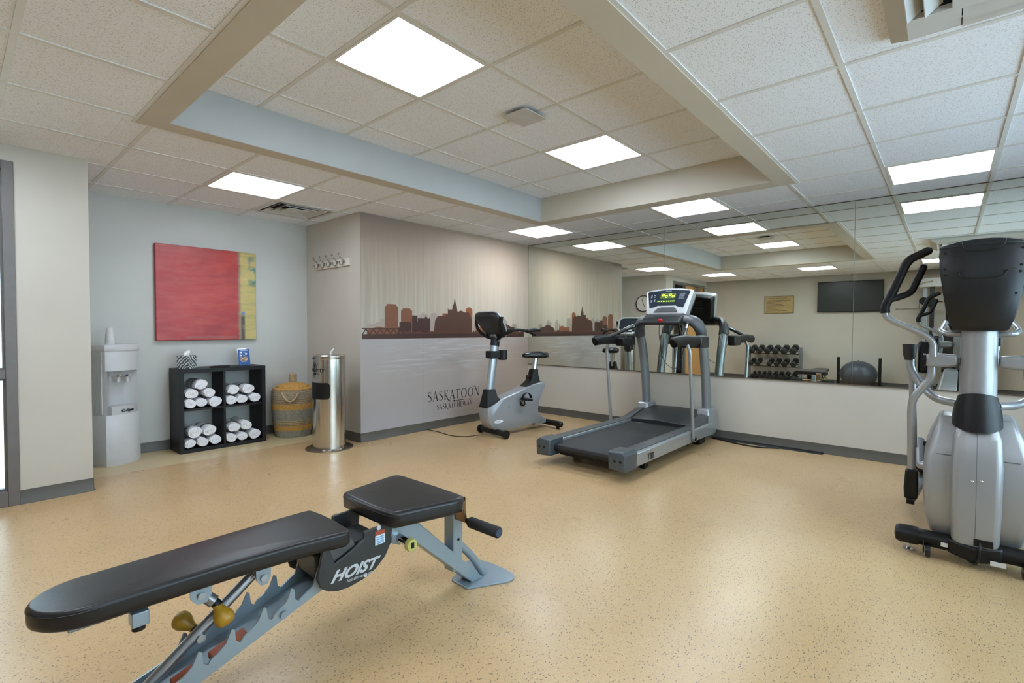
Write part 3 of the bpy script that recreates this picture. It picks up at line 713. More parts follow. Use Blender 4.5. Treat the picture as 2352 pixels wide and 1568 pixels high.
T_POS = [  # (x, z, size, label)
 (-3.960, .455, 1.0, 'rolled white towel, bottom left of the upper left cube'), (-3.866, .457, 1.0, 'rolled white towel, bottom middle of the upper left cube'), (-3.755, .456, 1.1, 'rolled white towel, bottom right of the upper left cube'),
 (-3.945, .548, 1.1, 'rolled white towel, left of the middle layer in the upper left cube'), (-3.800, .545, 1.0, 'rolled white towel, right of the middle layer in the upper left cube'), (-3.868, .628, 1.12, 'rolled white towel on top of the pile in the upper left cube'),
 (-3.612, .456, 1.0, 'rolled white towel, bottom left of the upper right cube'), (-3.507, .456, 1.0, 'rolled white towel, bottom middle of the upper right cube'), (-3.385, .458, 1.05, 'rolled white towel, bottom right of the upper right cube'),
 (-3.586, .554, 1.1, 'rolled white towel on top at left in the upper right cube'), (-3.452, .554, 1.1, 'rolled white towel on top at right in the upper right cube'),
 (-3.962, .083, 1.0, 'rolled white towel, bottom left of the lower left cube'), (-3.863, .084, 1.0, 'rolled white towel, bottom middle of the lower left cube'), (-3.752, .087, 1.08, 'rolled white towel, bottom right of the lower left cube'),
 (-3.930, .182, 1.15, 'rolled white towel on top at left in the lower left cube'), (-3.798, .188, 1.15, 'rolled white towel on top at right in the lower left cube'),
 (-3.614, .083, 1.0, 'rolled white towel, bottom left of the lower right cube'), (-3.511, .082, 1.0, 'rolled white towel, bottom middle of the lower right cube'), (-3.395, .087, 1.08, 'rolled white towel, bottom right of the lower right cube'),
 (-3.583, .183, 1.1, 'rolled white towel on top at left in the lower right cube'), (-3.473, .188, 1.1, 'rolled white towel on top at right in the lower right cube')]
protos = [make_towel(k, 0.0525, rz) for k, rz in ((1, 0.047), (2, 0.045), (3, 0.048), (4, 0.044))]
used = [False]*4; rnd = random.Random(5)
for k, (x, z, sz, lab) in enumerate(T_POS):
    q = k % 4
    o = protos[q] if not used[q] else copy_tree(protos[q]); used[q] = True
    o.location = (x, 0.797+rnd.random()*0.012, z); o.scale = (sz, 1.0, sz); o.rotation_euler = (0, rnd.uniform(-0.3, 0.3), rnd.uniform(-0.04, 0.04)); o['label'] = lab

# tissue box -----------------------------------------------------------
def zebra():
    s = N('zebra_card'); v = s.coord(scale=(1, 1, 1))
    wv = s.n('ShaderNodeTexWave', i_Scale=19.0, i_Distortion=5.0, i_Detail=1.0, i_Detail_Scale=1.2, wave_type='BANDS', bands_direction='DIAGONAL'); s.l(v, wv.inputs['Vector'])
    s.l(s.ramp(wv.outputs['Fac'], [(0.55, lin('#4a5053')), (0.72, lin('#cfd6d6'))]), s.b.inputs['Base Color']); s.b.inputs['Roughness'].default_value = 0.5; return s.m
tb = thing('tissue_box', 'cube tissue box with grey zebra stripes on the cube shelf', 'tissue box', (-3.955, 0.92, SH), local=True, rz=math.radians(38))
G().box(-0.056, 0.056, -0.056, 0.056, 0, 0.125).build('carton', zebra(), tb, bevel=0.002)
ts = G(); n = 14
ts.loft([[(0.03*math.cos(2*PI*k/n), 0.012*math.sin(2*PI*k/n), 0.125) for k in range(n)], [(0.034*math.cos(2*PI*k/n)+0.006, (0.013+0.006*(k % 2))*math.sin(2*PI*k/n), 0.145) for k in range(n)], [(0.026*math.cos(2*PI*k/n)+0.02, (0.006+0.006*(k % 2))*math.sin(2*PI*k/n), 0.163) for k in range(n)], [(0.008*math.cos(2*PI*k/n)+0.034, 0.004*math.sin(2*PI*k/n), 0.172) for k in range(n)]])
ts.build('tissue', mat('tissue_white', '#f1eeee', 0.9), tb)
# remote control -------------------------------------------------------
rc = thing('remote_control', 'small black remote control lying on the cube shelf', 'remote', (-3.69, 0.86, SH), local=True, rz=math.radians(-20))
G().loft([[(-0.085, -0.02, 0), (0.085, -0.026, 0), (0.085, 0.026, 0), (-0.085, 0.02, 0)], [(-0.083, -0.018, 0.012), (0.083, -0.024, 0.022), (0.083, 0.024, 0.022), (-0.083, 0.018, 0.012)]]).build('body', M_BLK, rc, bevel=0.004)
for k in range(8): G().cyl((-0.05+0.014*k, 0.0, 0.012), (-0.05+0.014*k, 0.0, 0.0215), 0.004, 8).build('button', mat('button_grey', '#4a4b4e', 0.5), rc)
# acrylic sign -----------------------------------------------------------
sg = thing('table_sign', 'blue printed card in a clear upright holder on the cube shelf', 'sign', (-3.435, 0.93, SH), local=True, rz=math.radians(8))
tilt = Matrix.Rotation(math.radians(-8), 4, 'X')
def sgp(name, g, m): g.xf(tilt); return g.build(name, m, sg, smooth=0)
sgp('card', G().box(-0.058, 0.058, 0.0, 0.003, 0.004, 0.168), mat('sign_blue', '#2f5a98', 0.35, var=0.05))
sgp('holder', G().box(-0.062, 0.062, 0.0034, 0.006, 0, 0.174), glass_mat('clear_acrylic', '#f4f7fb', 0.08))
G().box(-0.062, 0.062, -0.03, 0.05, 0, 0.003).build('foot', glass_mat('clear_acrylic_foot', '#e9eef5', 0.1), sg, smooth=0)
wi = mat('sign_white', '#e8edf2', 0.5)
for x, z in ((-0.03, 0.135), (0.022, 0.12), (-0.033, 0.104)): sgp('printed_icon', G().box(x-0.011, x+0.011, -0.0006, 0, z-0.008, z+0.008), wi)
sgp('printed_heading', G().box(-0.036, 0.04, -0.0006, 0, 0.150, 0.157), mat('sign_pale', '#a9bed6', 0.5))
for z in (0.133, 0.118, 0.103): sgp('printed_line', G().box(-0.012 if z != 0.118 else -0.02, 0.02 if z != 0.118 else 0.006, -0.0006, 0, z, z+0.003), mat('sign_pale', '#a9bed6', 0.5))
def food():
    s = N('food_photo'); s.l(s.ramp(s.noise(s.coord(), 90, 4), [(0.35, lin('#5a3b2c')), (0.5, lin('#c99a63')), (0.62, lin('#efe2cf')), (0.7, lin('#8b4a33'))]), s.b.inputs['Base Color']); return s.m
sgp('printed_picture', G().box(-0.038, 0.036, -0.0006, 0, 0.05, 0.088), food())
sgp('printed_caption', G().box(-0.025, 0.02, -0.0006, 0, 0.04, 0.045), wi)

# painting ------------------------------------------------------------------
def paint_mat():
    s = N('abstract_red_painting'); tc = s.n('ShaderNodeTexCoord'); sx = s.n('ShaderNodeSeparateXYZ'); s.l(tc.outputs['Object'], sx.inputs[0])
    U = s.math('MULTIPLY_ADD', sx.outputs['X'], 1/0.895, 0.5); V = s.math('MULTIPLY_ADD', sx.outputs['Z'], 1/0.912, 0.5)
    n1 = s.noise(s.coord(), 3.2, 5.0, 0.6); n2 = s.noise(s.coord(scale=(0.6, 1, 3.0)), 5.0, 5.0, 0.65); n3 = s.noise(s.coord(scale=(3, 1, 0.7)), 5.0, 4.0)
    red = s.ramp(n1, [(0.25, lin('#86100f')), (0.42, lin('#a8150f')), (0.55, lin('#b8271a')), (0.7, lin('#9c120c'))])
    pale = s.ramp(V, [(0.0, lin('#9a101c')), (0.12, lin('#a01814')), (0.4, lin('#b03028')), (0.62, lin('#b2342a')), (0.85, lin('#a8241a')), (1.0, lin('#9c3a2c'))])
    red = s.mix(0.45, red, pale)
    edge = s.ramp(U, [(0.0, (1,)*3), (0.07, (0.75,)*3), (0.2, (0,)*3)])
    red = s.mix(s.math('MULTIPLY', edge, n1), red, lin('#a50f22'))
    red = s.mix(s.math('MULTIPLY', s.ramp(U, [(0.62, (0,)*3), (0.75, (1,)*3), (0.8, (0,)*3)]), s.ramp(n1, [(0.42, (0,)*3), (0.6, (1,)*3)])), red, lin('#b01a10'))
    red = s.mix(s.math('MULTIPLY', s.ramp(n2, [(0.42, (0,)*3), (0.72, (1,)*3)]), 0.55), red, lin('#c4564a'))
    red = s.mix(s.math('MULTIPLY', s.ramp(s.noise(s.coord(scale=(1, 1, 2.2), loc=(3, 1, 2)), 2.6, 6.0, 0.7), [(0.5, (0,)*3), (0.66, (1,)*3)]), 0.6), red, lin('#8c0d14'))
    yel = s.ramp(n2, [(0.3, lin('#8f9468')), (0.45, lin('#b9a860')), (0.6, lin('#c8b06b')), (0.75, lin('#d3bf86'))])
    blot = s.math('MULTIPLY', s.math('MULTIPLY', s.ramp(U, [(0.9, (0,)*3), (0.94, (1,)*3)]), s.ramp(V, [(0.60, (0,)*3), (0.66, (1,)*3), (0.93, (1,)*3), (0.97, (0,)*3)])), s.ramp(n1, [(0.42, (0,)*3), (0.5, (1,)*3)]))
    yel = s.mix(blot, yel, s.ramp(n2, [(0.4, lin('#2f4a3a')), (0.55, lin('#4a8079')), (0.7, lin('#5f8a55'))]))
    stem = s.math('MULTIPLY', s.math('MULTIPLY', s.ramp(U, [(0.82, (0,)*3), (0.835, (1,)*3), (0.865, (1,)*3), (0.88, (0,)*3)]), s.ramp(V, [(0.0, (1,)*3), (0.25, (1,)*3), (0.32, (0,)*3)])), s.ramp(n3, [(0.35, (0,)*3), (0.45, (1,)*3)]))
    yel = s.mix(stem, yel, lin('#41372c'))
    cap_ = s.math('MULTIPLY', s.ramp(U, [(0.83, (0,)*3), (0.84, (1,)*3), (0.87, (1,)*3), (0.88, (0,)*3)]), s.ramp(V, [(0.28, (0,)*3), (0.29, (1,)*3), (0.31, (1,)*3), (0.325, (0,)*3)]))
    yel = s.mix(cap_, yel, lin('#5f7fb0'))
    wob = s.math('ADD', U, s.math('MULTIPLY_ADD', n2, 0.05, -0.025))
    col = s.mix(s.ramp(wob, [(0.80, (0,)*3), (0.835, (1,)*3)]), red, yel)
    seam = s.ramp(wob, [(0.795, (0,)*3), (0.815, (0.6,)*3), (0.84, (0,)*3)])
    col = s.mix(seam, col, lin('#7d7468'))
    bot = s.math('MULTIPLY', s.ramp(V, [(0.015, (0,)*3), (0.03, (1,)*3), (0.05, (0,)*3)]), s.ramp(U, [(0.25, (0,)*3), (0.3, (0.5,)*3), (0.78, (0.5,)*3), (0.8, (0,)*3)]))
    col = s.mix(bot, col, lin('#8d6f62'))
    s.l(col, s.b.inputs['Base Color']); s.b.inputs['Roughness'].default_value = 0.35; s.bump(n2, 0.2, 0.003); return s.m
pt = thing('painting', 'large square abstract canvas, red with a yellow band at right', 'painting', (-3.706, AY-0.02, 1.499), local=True)
G().box(-0.4475, 0.4475, -0.022, 0.018, -0.456, 0.456).build('canvas', paint_mat(), pt, bevel=0.004)
# coat hooks ------------------------------------------------------------------
hk = thing('coat_hook_rack', 'white board with five silver double hooks on the beige wall', 'coat hooks', (MX-0.01, 0.53, 1.855))
G().box(MX-0.018, MX, 0.185, 0.895, 1.815, 1.893).build('board', mat('hook_board_white', '#d9d5c9', 0.5), hk, bevel=0.003)
M_NICK = mat('satin_nickel', '#8f887a', 0.3, 1.0)
for k in range(5):
    y = 0.275+0.133*k; x = MX-0.018
    g = G().lathe([(0.016, 0), (0.016, 0.006), (0.009, 0.01)], 14, (x-0.010, y, 1.862), 'x')
    g.tube(catmull([(x-0.004, y, 1.858), (x-0.02, y, 1.875), (x-0.03, y, 1.894), (x-0.05, y, 1.904), (x-0.062, y, 1.93)]), 0.0055, 8); g.ell((x-0.063, y, 1.934), (0.009, 0.009, 0.011), 10, 6)
    g.tube(catmull([(x-0.004, y, 1.868), (x-0.014, y, 1.85), (x-0.02, y, 1.832), (x-0.034, y, 1.822), (x-0.05, y, 1.832), (x-0.054, y, 1.85)]), 0.005, 8); g.ell((x-0.054, y, 1.853), (0.007, 0.007, 0.009), 10, 6)
    g.build('hook', M_NICK, hk)

# water cooler ------------------------------------------------------------------
wc = thing('water_cooler', 'white floor standing water cooler with ribbed side next to the pillar', 'water cooler', (-4.515, 0.93, 0), local=True, rz=math.radians(27))
def dplan(w, d, bulge, n=14, k=1.0):
    p = [(w/2, d/2), (-w/2, d/2)]
    out = [(w/2-0.0, d/2-0.03), (w/2-0.03, d/2), (-w/2+0.03, d/2), (-w/2, d/2-0.03)]
    out += [(-w/2, -d/2+0.06)]
    for i in range(n+1):
        t = -1+2*i/n; x = t*(w/2-0.004)
        out.append((x, -d/2+0.045 - bulge*(1-t*t)-0.01))
    out += [(w/2, -d/2+0.06)]
    return out
def lay(P, z, s=1.0): return [(x*s, y*s, z) for x, y in P]
Pm = dplan(0.30, 0.32, 0.05)
G().loft([lay(Pm, 0.0, 0.97), lay(Pm, 0.015, 1.0), lay(Pm, 0.425, 1.0), lay(Pm, 0.43, 0.985)]).build('lower_body', M_WHITE_PL, wc)
Pu = dplan(0.292, 0.312, 0.05)
# upper body with a recess for the taps
rec = [(x, y) for x, y in Pu]
G().loft([lay(Pu, 0.80), lay(Pu, 0.968)]).build('upper_body', M_WHITE_PL, wc)
back = [(0.146, 0.126), (0.116, 0.156), (-0.116, 0.156), (-0.146, 0.126), (-0.146, -0.085), (-0.128, -0.12), (-0.108, -0.09), (-0.06, -0.055), (0.06, -0.055), (0.108, -0.09), (0.128, -0.12), (0.146, -0.085)]
G().loft([lay(back, 0.43), lay(back, 0.80)]).build('dispensing_bay', M_OFFW, wc)
lipP = dplan(0.302, 0.322, 0.05)
G().loft([lay(lipP, 0.968), lay(lipP, 0.972, 1.01), lay(lipP, 1.015, 1.0), lay(lipP, 1.022, 0.96)]).build('lid', M_WHITE_PL, wc)
for sd in (-1, 1):
    for k in range(15):
        y = -0.085+0.2*k/14
        G().box(sd*0.145, sd*0.151, y-0.0042, y+0.0042, 0.44, 0.965).build('rib', M_WHITE_PL, wc, smooth=0)
tr = [(x*0.86, y) for x, y in Pu if y < -0.05]; tr = [(-0.115, -0.06)]+[p for p in tr if abs(p[0]) < 0.114]+[(0.115, -0.06)]
G().loft([lay(tr, 0.425), lay(tr, 0.50)]).build('drip_tray', M_OFFW, wc)
G().loft([lay([(x*0.86, y*0.93) for x, y in tr], 0.5), lay([(x*0.86, y*0.93) for x, y in tr], 0.503)]).build('drip_grille', mat('grille_grey', '#b4b7b8', 0.5), wc)
for sx_, cl in ((-0.035, '#b08a4a'), (0.045, '#2d3b77')):
    g = G().cyl((sx_, -0.05, 0.735), (sx_, -0.12, 0.735), 0.012, 12); g.cyl((sx_, -0.115, 0.74), (sx_, -0.115, 0.70), 0.011, 12); g.tube([(sx_, -0.118, 0.745), (sx_, -0.15, 0.762)], 0.006, 8)
    tp = g.build('tap', M_WHITE_PL, wc); G().ell((sx_, -0.118, 0.752), (0.011, 0.013, 0.009), 12, 6).build('tap_button', mat('tap_'+cl[1:], cl, 0.4), tp)
text('Culligan', 'brand_lettering', M_INK, wc, (-0.05, -0.1655, 0.452), (1, 0, 0), (0, 0, 1), 0.031, 0.016, 0.01, 0.35)
# clear cups stacked upside down on the cooler
def cup_mat():
    s = N('clear_cup'); tr = s.n('ShaderNodeBsdfTransparent'); mx = s.n('ShaderNodeMixShader')
    s.b.inputs['Base Color'].default_value = (0.86, 0.86, 0.85, 1); s.b.inputs['Roughness'].default_value = 0.15
    s.l(s.math('MULTIPLY_ADD', s.noise(s.coord(), 20), 0.1, 0.4), mx.inputs[0]); s.l(tr.outputs[0], mx.inputs[1]); s.l(s.b.outputs[0], mx.inputs[2]); s.l(mx.outputs[0], s.out.inputs['Surface']); return s.m
M_CUP = cup_mat()
cupp = thing('plastic_cup', 'clear plastic cup in the upside down stack on the water cooler', 'cup', (-4.535, 0.86, 1.022), 'clear cups stacked on the cooler', local=True)
G().lathe([(0.034, 0), (0.0345, 0.003), (0.033, 0.006), (0.024, 0.108), (0.0, 0.11), (0.0, 0.108), (0.022, 0.105), (0.031, 0.006)], 20, ring=True).build('wall', M_CUP, cupp)
for k in range(1, 4):
    c = copy_tree(cupp); c.location = (-4.535, 0.86, 1.022+0.011*k)

# woven basket ------------------------------------------------------------------
BC = (-2.965, 0.875)
bk = thing('woven_basket', 'round woven lidded basket with grey and mustard coils and rope handle', 'basket', (*BC, 0))
def straw(n_, a, b): return mat(n_, a, 0.8, var=0.22, nscale=45, bump=0.5, bscale=150)
mats_c = {'g': straw('grey_straw', '#8f8b7e', 0), 't': straw('tan_straw', '#b09a78', 0), 'y': straw('mustard_straw', '#bf924a', 0), 'd': straw('dark_straw', '#86765e', 0)}
def brad(z):
    t = z/0.50
    return 0.172+0.105*t-0.068*t*t*1.0 if t < 1 else 0.2
seq = 'gggggggg' 'yyyyyy' 'dtdtdt' 'gggggggg' 'gggg' 'yyyyyy' 'tdtdtd' 'tgtgtg' 'tgtg'
nz = len(seq); hz_ = 0.505/nz
for k, ch in enumerate(seq):
    z = hz_*(k+0.5); r = brad(z)
    c = [(BC[0]+r*math.cos(2*PI*i/36), BC[1]+r*math.sin(2*PI*i/36), z) for i in range(36)]
    G().tube(c, hz_*0.56, 6, closed=True).build('coil', mats_c[ch], bk)
G().lathe([(0.0, 0.004), (0.165, 0.004), (0.2, 0.25), (0.2, 0.5), (0.0, 0.5)], 28, (*BC, 0)).build('lining', mats_c['d'], bk)
ld = G(); zz_ = 0.505
ld.lathe([(0.0, 0.5), (0.2, 0.505), (0.203, 0.515), (0.196, 0.523), (0.165, 0.528), (0.158, 0.545), (0.12, 0.562), (0.05, 0.575), (0.0, 0.577)], 32, (*BC, 0)); lid = ld.build('lid', mats_c['y'], bk)
for k in range(9):
    z = 0.578+0.0105*k; c = [(BC[0]+0.034*math.cos(2*PI*i/18), BC[1]+0.034*math.sin(2*PI*i/18), z) for i in range(18)]
    G().tube(c, 0.0065, 6, closed=True).build('knob_coil', mats_c['t'], lid)
G().lathe([(0.0, 0.57), (0.033, 0.57), (0.033, 0.668), (0.0, 0.67)], 18, (*BC, 0)).build('knob_core', mats_c['t'], lid)
aa = math.radians(-122)
hp = []
for k in range(13):
    t = -1+2*k/12; a = aa-t*0.36; r = brad(0.45)+0.02; hp.append((BC[0]+r*math.cos(a), BC[1]+r*math.sin(a), 0.395+0.095*t*t))
G().tube(hp, 0.008, 8).build('rope_handle', mat('rope', '#c2ad86', 0.9, var=0.15, nscale=80, bump=0.5), bk)

# wipes dispenser bin ----------------------------------------------------------------
WB = (-2.995, 0.045)
def brushed(name, hexc, rough=0.22):
    s = N(name); c = lin(hexc); f = s.noise(s.coord(scale=(1, 1, 60)), 6, 3)
    s.l(s.ramp(f, [(0.3, tuple(x*0.92 for x in c)), (0.7, c)]), s.b.inputs['Base Color']); s.b.inputs['Metallic'].default_value = 1
    s.l(s.math('MULTIPLY_ADD', f, 0.1, rough-0.05), s.b.inputs['Roughness']); return s.m
M_SS = brushed('stainless_steel', '#cfcac2', 0.2)
wb = thing('wipes_dispenser', 'tall round stainless steel wipes dispenser bin on a flat base', 'dispenser', (*WB, 0))
G().lathe([(0.0, 0), (0.222, 0), (0.222, 0.004), (0.21, 0.012), (0.0, 0.012)], 40, (*WB, 0)).build('base_plate', brushed('base_steel', '#8f857a', 0.3), wb)
G().lathe([(0.0, 0.012), (0.152, 0.012), (0.152, 0.872), (0.0, 0.872)], 48, (*WB, 0)).build('cylinder', M_SS, wb)
G().lathe([(0.0, 0.868), (0.155, 0.868), (0.156, 0.872), (0.156, 0.9), (0.15, 0.908), (0.03, 0.912), (0.0, 0.905)], 48, (*WB, 0)).build('lid', M_SS, wb)
cam_a = math.atan2(CAM.y-WB[1], CAM.x-WB[0])
def curved(r0, r1, a0, a1, z0, z1, rc=0.02, n=14):
    """a rounded patch on the cylinder"""
    w = (a1-a0)*r1; poly = rrect(w, z1-z0, rc, 4, w/2, (z0+z1)/2)
    # resample so that long edges bend with the cylinder
    pts = []
    for i in range(len(poly)):
        p, q = poly[i], poly[(i+1) % len(poly)]; m_ = max(1, int(math.hypot(q[0]-p[0], q[1]-p[1])/0.012))
        for k in range(m_): pts.append((p[0]+(q[0]-p[0])*k/m_, p[1]+(q[1]-p[1])*k/m_))
    def on(r): return [(WB[0]+r*math.cos(a0+u/r1), WB[1]+r*math.sin(a0+u/r1), z) for u, z in pts]
    return on(r0), on(r1), pts
def patch(name, a0, a1, z0, z1, r, m, par, rc):
    g = G(); cols = 14; rows = 1
    # strip mesh following the curvature with rounded corners
    secs = []
    for i in range(cols+1):
        t = i/cols; u = t*(a1-a0)*r; W_ = (a1-a0)*r; e = min(u, W_-u); dz = 0 if e >= rc else rc-math.sqrt(max(0, rc*rc-(rc-e)**2))
        a = a0+t*(a1-a0); c_, s_ = math.cos(a), math.sin(a)
        secs.append([(WB[0]+(r-0.004)*c_, WB[1]+(r-0.004)*s_, z0+dz), (WB[0]+r*c_, WB[1]+r*s_, z0+dz), (WB[0]+r*c_, WB[1]+r*s_, z1-dz), (WB[0]+(r-0.004)*c_, WB[1]+(r-0.004)*s_, z1-dz)])
    g.loft(secs); return g.build(name, m, par)
patch('opening_frame', cam_a-1.62, cam_a+0.10, 0.482, 0.656, 0.1535, M_SS, wb, 0.03)
patch('opening_flap', cam_a-1.58, cam_a+0.06, 0.49, 0.648, 0.1545, M_BLK, wb, 0.025)
wp = G(); n = 12
wp.loft([[(WB[0]+0.012*math.cos(2*PI*k/n)+dx, WB[1]-0.03+0.006*math.sin(2*PI*k/n)+dy, z) for k in range(n)] for z, dx, dy in ((0.905, 0, 0), (0.93, 0.005, -0.004), (0.95, 0.014, -0.01))] + [[(WB[0]+0.005*math.cos(2*PI*k/n)+0.024, WB[1]-0.045+0.003*math.sin(2*PI*k/n), 0.968) for k in range(n)]])
wp.build('wipe', mat('wipe_white', '#efece2', 0.9), wb)
# lettering wrapped around the cylinder
def wrap(o, a0, z0):
    for v_ in o.data.vertices:
        u, h_, dth = v_.co.x, v_.co.y, v_.co.z
        r = 0.1524+dth; a = a0+u/0.152
        v_.co = (r*math.cos(a), r*math.sin(a), z0+h_)
for body, a0, z0, sz, nm in (('Certainty', cam_a-1.85, 0.752, 0.062, 'brand_lettering'), ('WIPES', cam_a-1.2, 0.722, 0.034, 'wipes_lettering')):
    o = text(body, nm, mat('black_print', '#121212', 0.5), None, (0, 0, 0), (1, 0, 0), (0, 1, 0), sz, 0.0006, 0.015, 0.15)
    o.parent = wb; wrap(o, a0, z0)
lf = G(); lf.add([(0, 0, 0.0004), (0.03, 0.004, 0.0004), (0.048, 0.03, 0.0004), (0.012, 0.026, 0.0004)], [(0, 1, 2, 3)])
o = lf.build('brand_leaf', MATS['black_print'], None, smooth=0, fix=False); o.parent = wb; wrap(o, cam_a-1.02, 0.80)
# ================================================================== WEIGHT BENCH
M_VINYL = mat('black_vinyl', '#1f1e1e', 0.36, var=0.12, nscale=25, bump=0.12, bscale=420, spec=0.4)
M_BLUEGREY = mat('blue_grey_enamel', '#8b9aa3', 0.32, 0.35, var=0.04); M_CHROME = mat('chrome_tube', '#c9ced2', 0.12, 1.0, var=0.03)
M_SATIN = mat('satin_steel_tube', '#9da2a6', 0.28, 0.85)
M_FOAM = mat('black_foam', '#202123', 0.75, var=0.15, bump=0.3, bscale=300); M_YEL = mat('mustard_knob', '#a07a1e', 0.4, var=0.06)
M_SHROUD = mat('charcoal_shroud', '#26292b', 0.4, var=0.08, bump=0.06); M_COPPER = mat('bronze_steel', '#8d7357', 0.28, 0.9)
M_ORANGE = mat('orange_rubber', '#a9512c', 0.6, var=0.15)
bn = thing('weight_bench', 'black padded adjustable weight bench with blue grey steel frame in the foreground', 'bench', (-4.55, -2.77, 0))
def pad(name, outline, z0, z1, r=0.03, n=5, crown=0.008):
    """upholstered pad: outline (list of xy) rounded over at the top and bottom edge"""
    cx = sum(p[0] for p in outline)/len(outline); cy = sum(p[1] for p in outline)/len(outline)
    def ins(d):
        N_ = len(outline); out = []
        for i in range(N_):
            a, p, b = outline[i-1], outline[i], outline[(i+1) % N_]
            tx, ty = b[0]-a[0], b[1]-a[1]; L_ = math.hypot(tx, ty) or 1
            out.append((p[0]-ty/L_*d, p[1]+tx/L_*d))
        return out
    ar = sum(outline[i][0]*outline[(i+1) % len(outline)][1]-outline[(i+1) % len(outline)][0]*outline[i][1] for i in range(len(outline)))
    if ar < 0: outline.reverse()
    secs = [[(x, y, z0) for x, y in ins(0.012)], [(x, y, z0+0.008) for x, y in ins(0.002)], [(x, y, z0+0.02) for x, y in ins(0)]]
    zt = z1-crown
    for k in range(n+1):
        a = PI/2*k/n; secs.append([(x, y, zt-r+r*math.sin(a)) for x, y in ins(r*(1-math.cos(a)))])
    rim = ins(r)
    for kk, dz in ((0.75, 0.7), (0.35, 1.0)): secs.append([(cx+(x-cx)*kk, cy+(y-cy)*kk, zt+crown*dz) for x, y in rim])
    g = G(); g.loft(secs); return g
# backrest outline: rounded head, widening towards the seat
out = []
cyh = -2.742
for k in range(17):
    a = PI/2+PI*k/16; out.append((-5.205+0.128*math.cos(a), cyh+0.113*math.sin(a)))
out += [(-4.9, -2.867), (-4.72, -2.885), (-4.60, -2.908), (-4.545, -2.92), (-4.527, -2.912), (-4.518, -2.892), (-4.512, -2.80), (-4.512, -2.70), (-4.518, -2.635), (-4.528, -2.617), (-4.56, -2.612), (-4.72, -2.615), (-4.9, -2.62)]
bp_ = pad('backrest', out, 0.403, 0.463, 0.013, 5, 0.004).build('backrest_pad', M_VINYL, bn, smooth=60)
G().tube([(x, y, 0.4465) for x, y in out], 0.0015, 6, closed=True).build('seam', mat('vinyl_seam', '#111111', 0.5), bp_)
seat = [(-4.372, -2.925), (-4.36, -2.945), (-4.335, -2.953), (-4.12, -3.01), (-4.08, -3.012), (-4.055, -2.995), (-4.048, -2.96), (-4.045, -2.78), (-4.048, -2.59), (-4.055, -2.553), (-4.08, -2.535), (-4.12, -2.537), (-4.335, -2.575), (-4.362, -2.585), (-4.374, -2.605), (-4.38, -2.70), (-4.38, -2.83)]
st = pad('seat', seat, 0.418, 0.487, 0.018, 5, 0.005); sp0 = st.build('seat_pad', M_VINYL, bn, smooth=60)
G().tube([(x, y, 0.4645) for x, y in seat], 0.0015, 6, closed=True).build('seam', MATS['vinyl_seam'], sp0)
# under-pad frame
G().box(-5.26, -4.56, -2.80, -2.73, 0.380, 0.404).build('backrest_rail', M_BLUEGREY, bn, bevel=0.004)
gh = G().box(-5.135, -5.095, -2.842, -2.80, 0.352, 0.392); gh.build('stop_bracket', M_BLUEGREY, bn, bevel=0.003)
G().cyl((-5.117, -2.825, 0.34), (-5.117, -2.825, 0.356), 0.016).build('rubber_stop', M_BLK, bn)
# folding strut brackets
for x, z, nm in ((-4.79, 0.372, 'pivot_bracket'), (-4.968, 0.385, 'pivot_bracket')):
    for y in (-2.835, -2.715):
        w = 0.024 if x > -4.9 else 0.03
        p = [(x-w, 0.405), (x+w, 0.405), (x+w*0.95, z-0.012), (x+w*0.5, z-0.032), (x-w*0.3, z-0.034), (x-w*0.9, z-0.012)]
        b_ = G().prism(p, 'xz', y-0.003, y+0.003).build(nm, M_BLUEGREY, bn)
    G().cyl((x, -2.846, z-0.008), (x, -2.70, z-0.008), 0.0105).build('pivot_bolt', M_SATIN, bn)
G().tube([(-4.792, -2.775, 0.362), (-5.235, -2.775, 0.03)], 0.017, 18).build('support_rod', M_SATIN, bn)
G().cyl((-4.957, -2.80, 0.225), (-4.957, -2.75, 0.225), 0.0125).build('support_pin', M_SATIN, bn)
def knob(c, d, m, nm):
    c = Vector(c); d = Vector(d).normalized(); g = G()
    pr = [(0.0, 0.012), (0.012, 0.0135), (0.024, 0.020), (0.034, 0.025), (0.042, 0.0275), (0.05, 0.028), (0.058, 0.0262), (0.064, 0.0225), (0.069, 0.015), (0.071, 0.004)]
    g.tube([c+d*h_ for h_, r in pr], [max(r, 0.002) for h_, r in pr], 20); o = g.build(nm, m, bn, smooth=70)
    return o
G().tube([(-4.968, -2.80, 0.378), (-4.93, -2.825, 0.338)], 0.018, 14).build('adjuster_tube', M_SATIN, bn)
G().tube([(-4.93, -2.825, 0.338), (-4.92, -2.835, 0.325)], 0.014, 14).build('adjuster_collar', M_BLK, bn)
k1 = knob((-4.926, -2.83, 0.331), (0.25, -0.6, -0.75), M_YEL, 'pull_knob')
k2 = knob((-4.958, -2.735, 0.232), (-0.5, 0.75, 0.45), M_YEL, 'pull_knob')
G().tube([(-4.955, -2.765, 0.222), (-4.958, -2.735, 0.232)], 0.012, 12).build('adjuster_collar', M_BLK, bn)
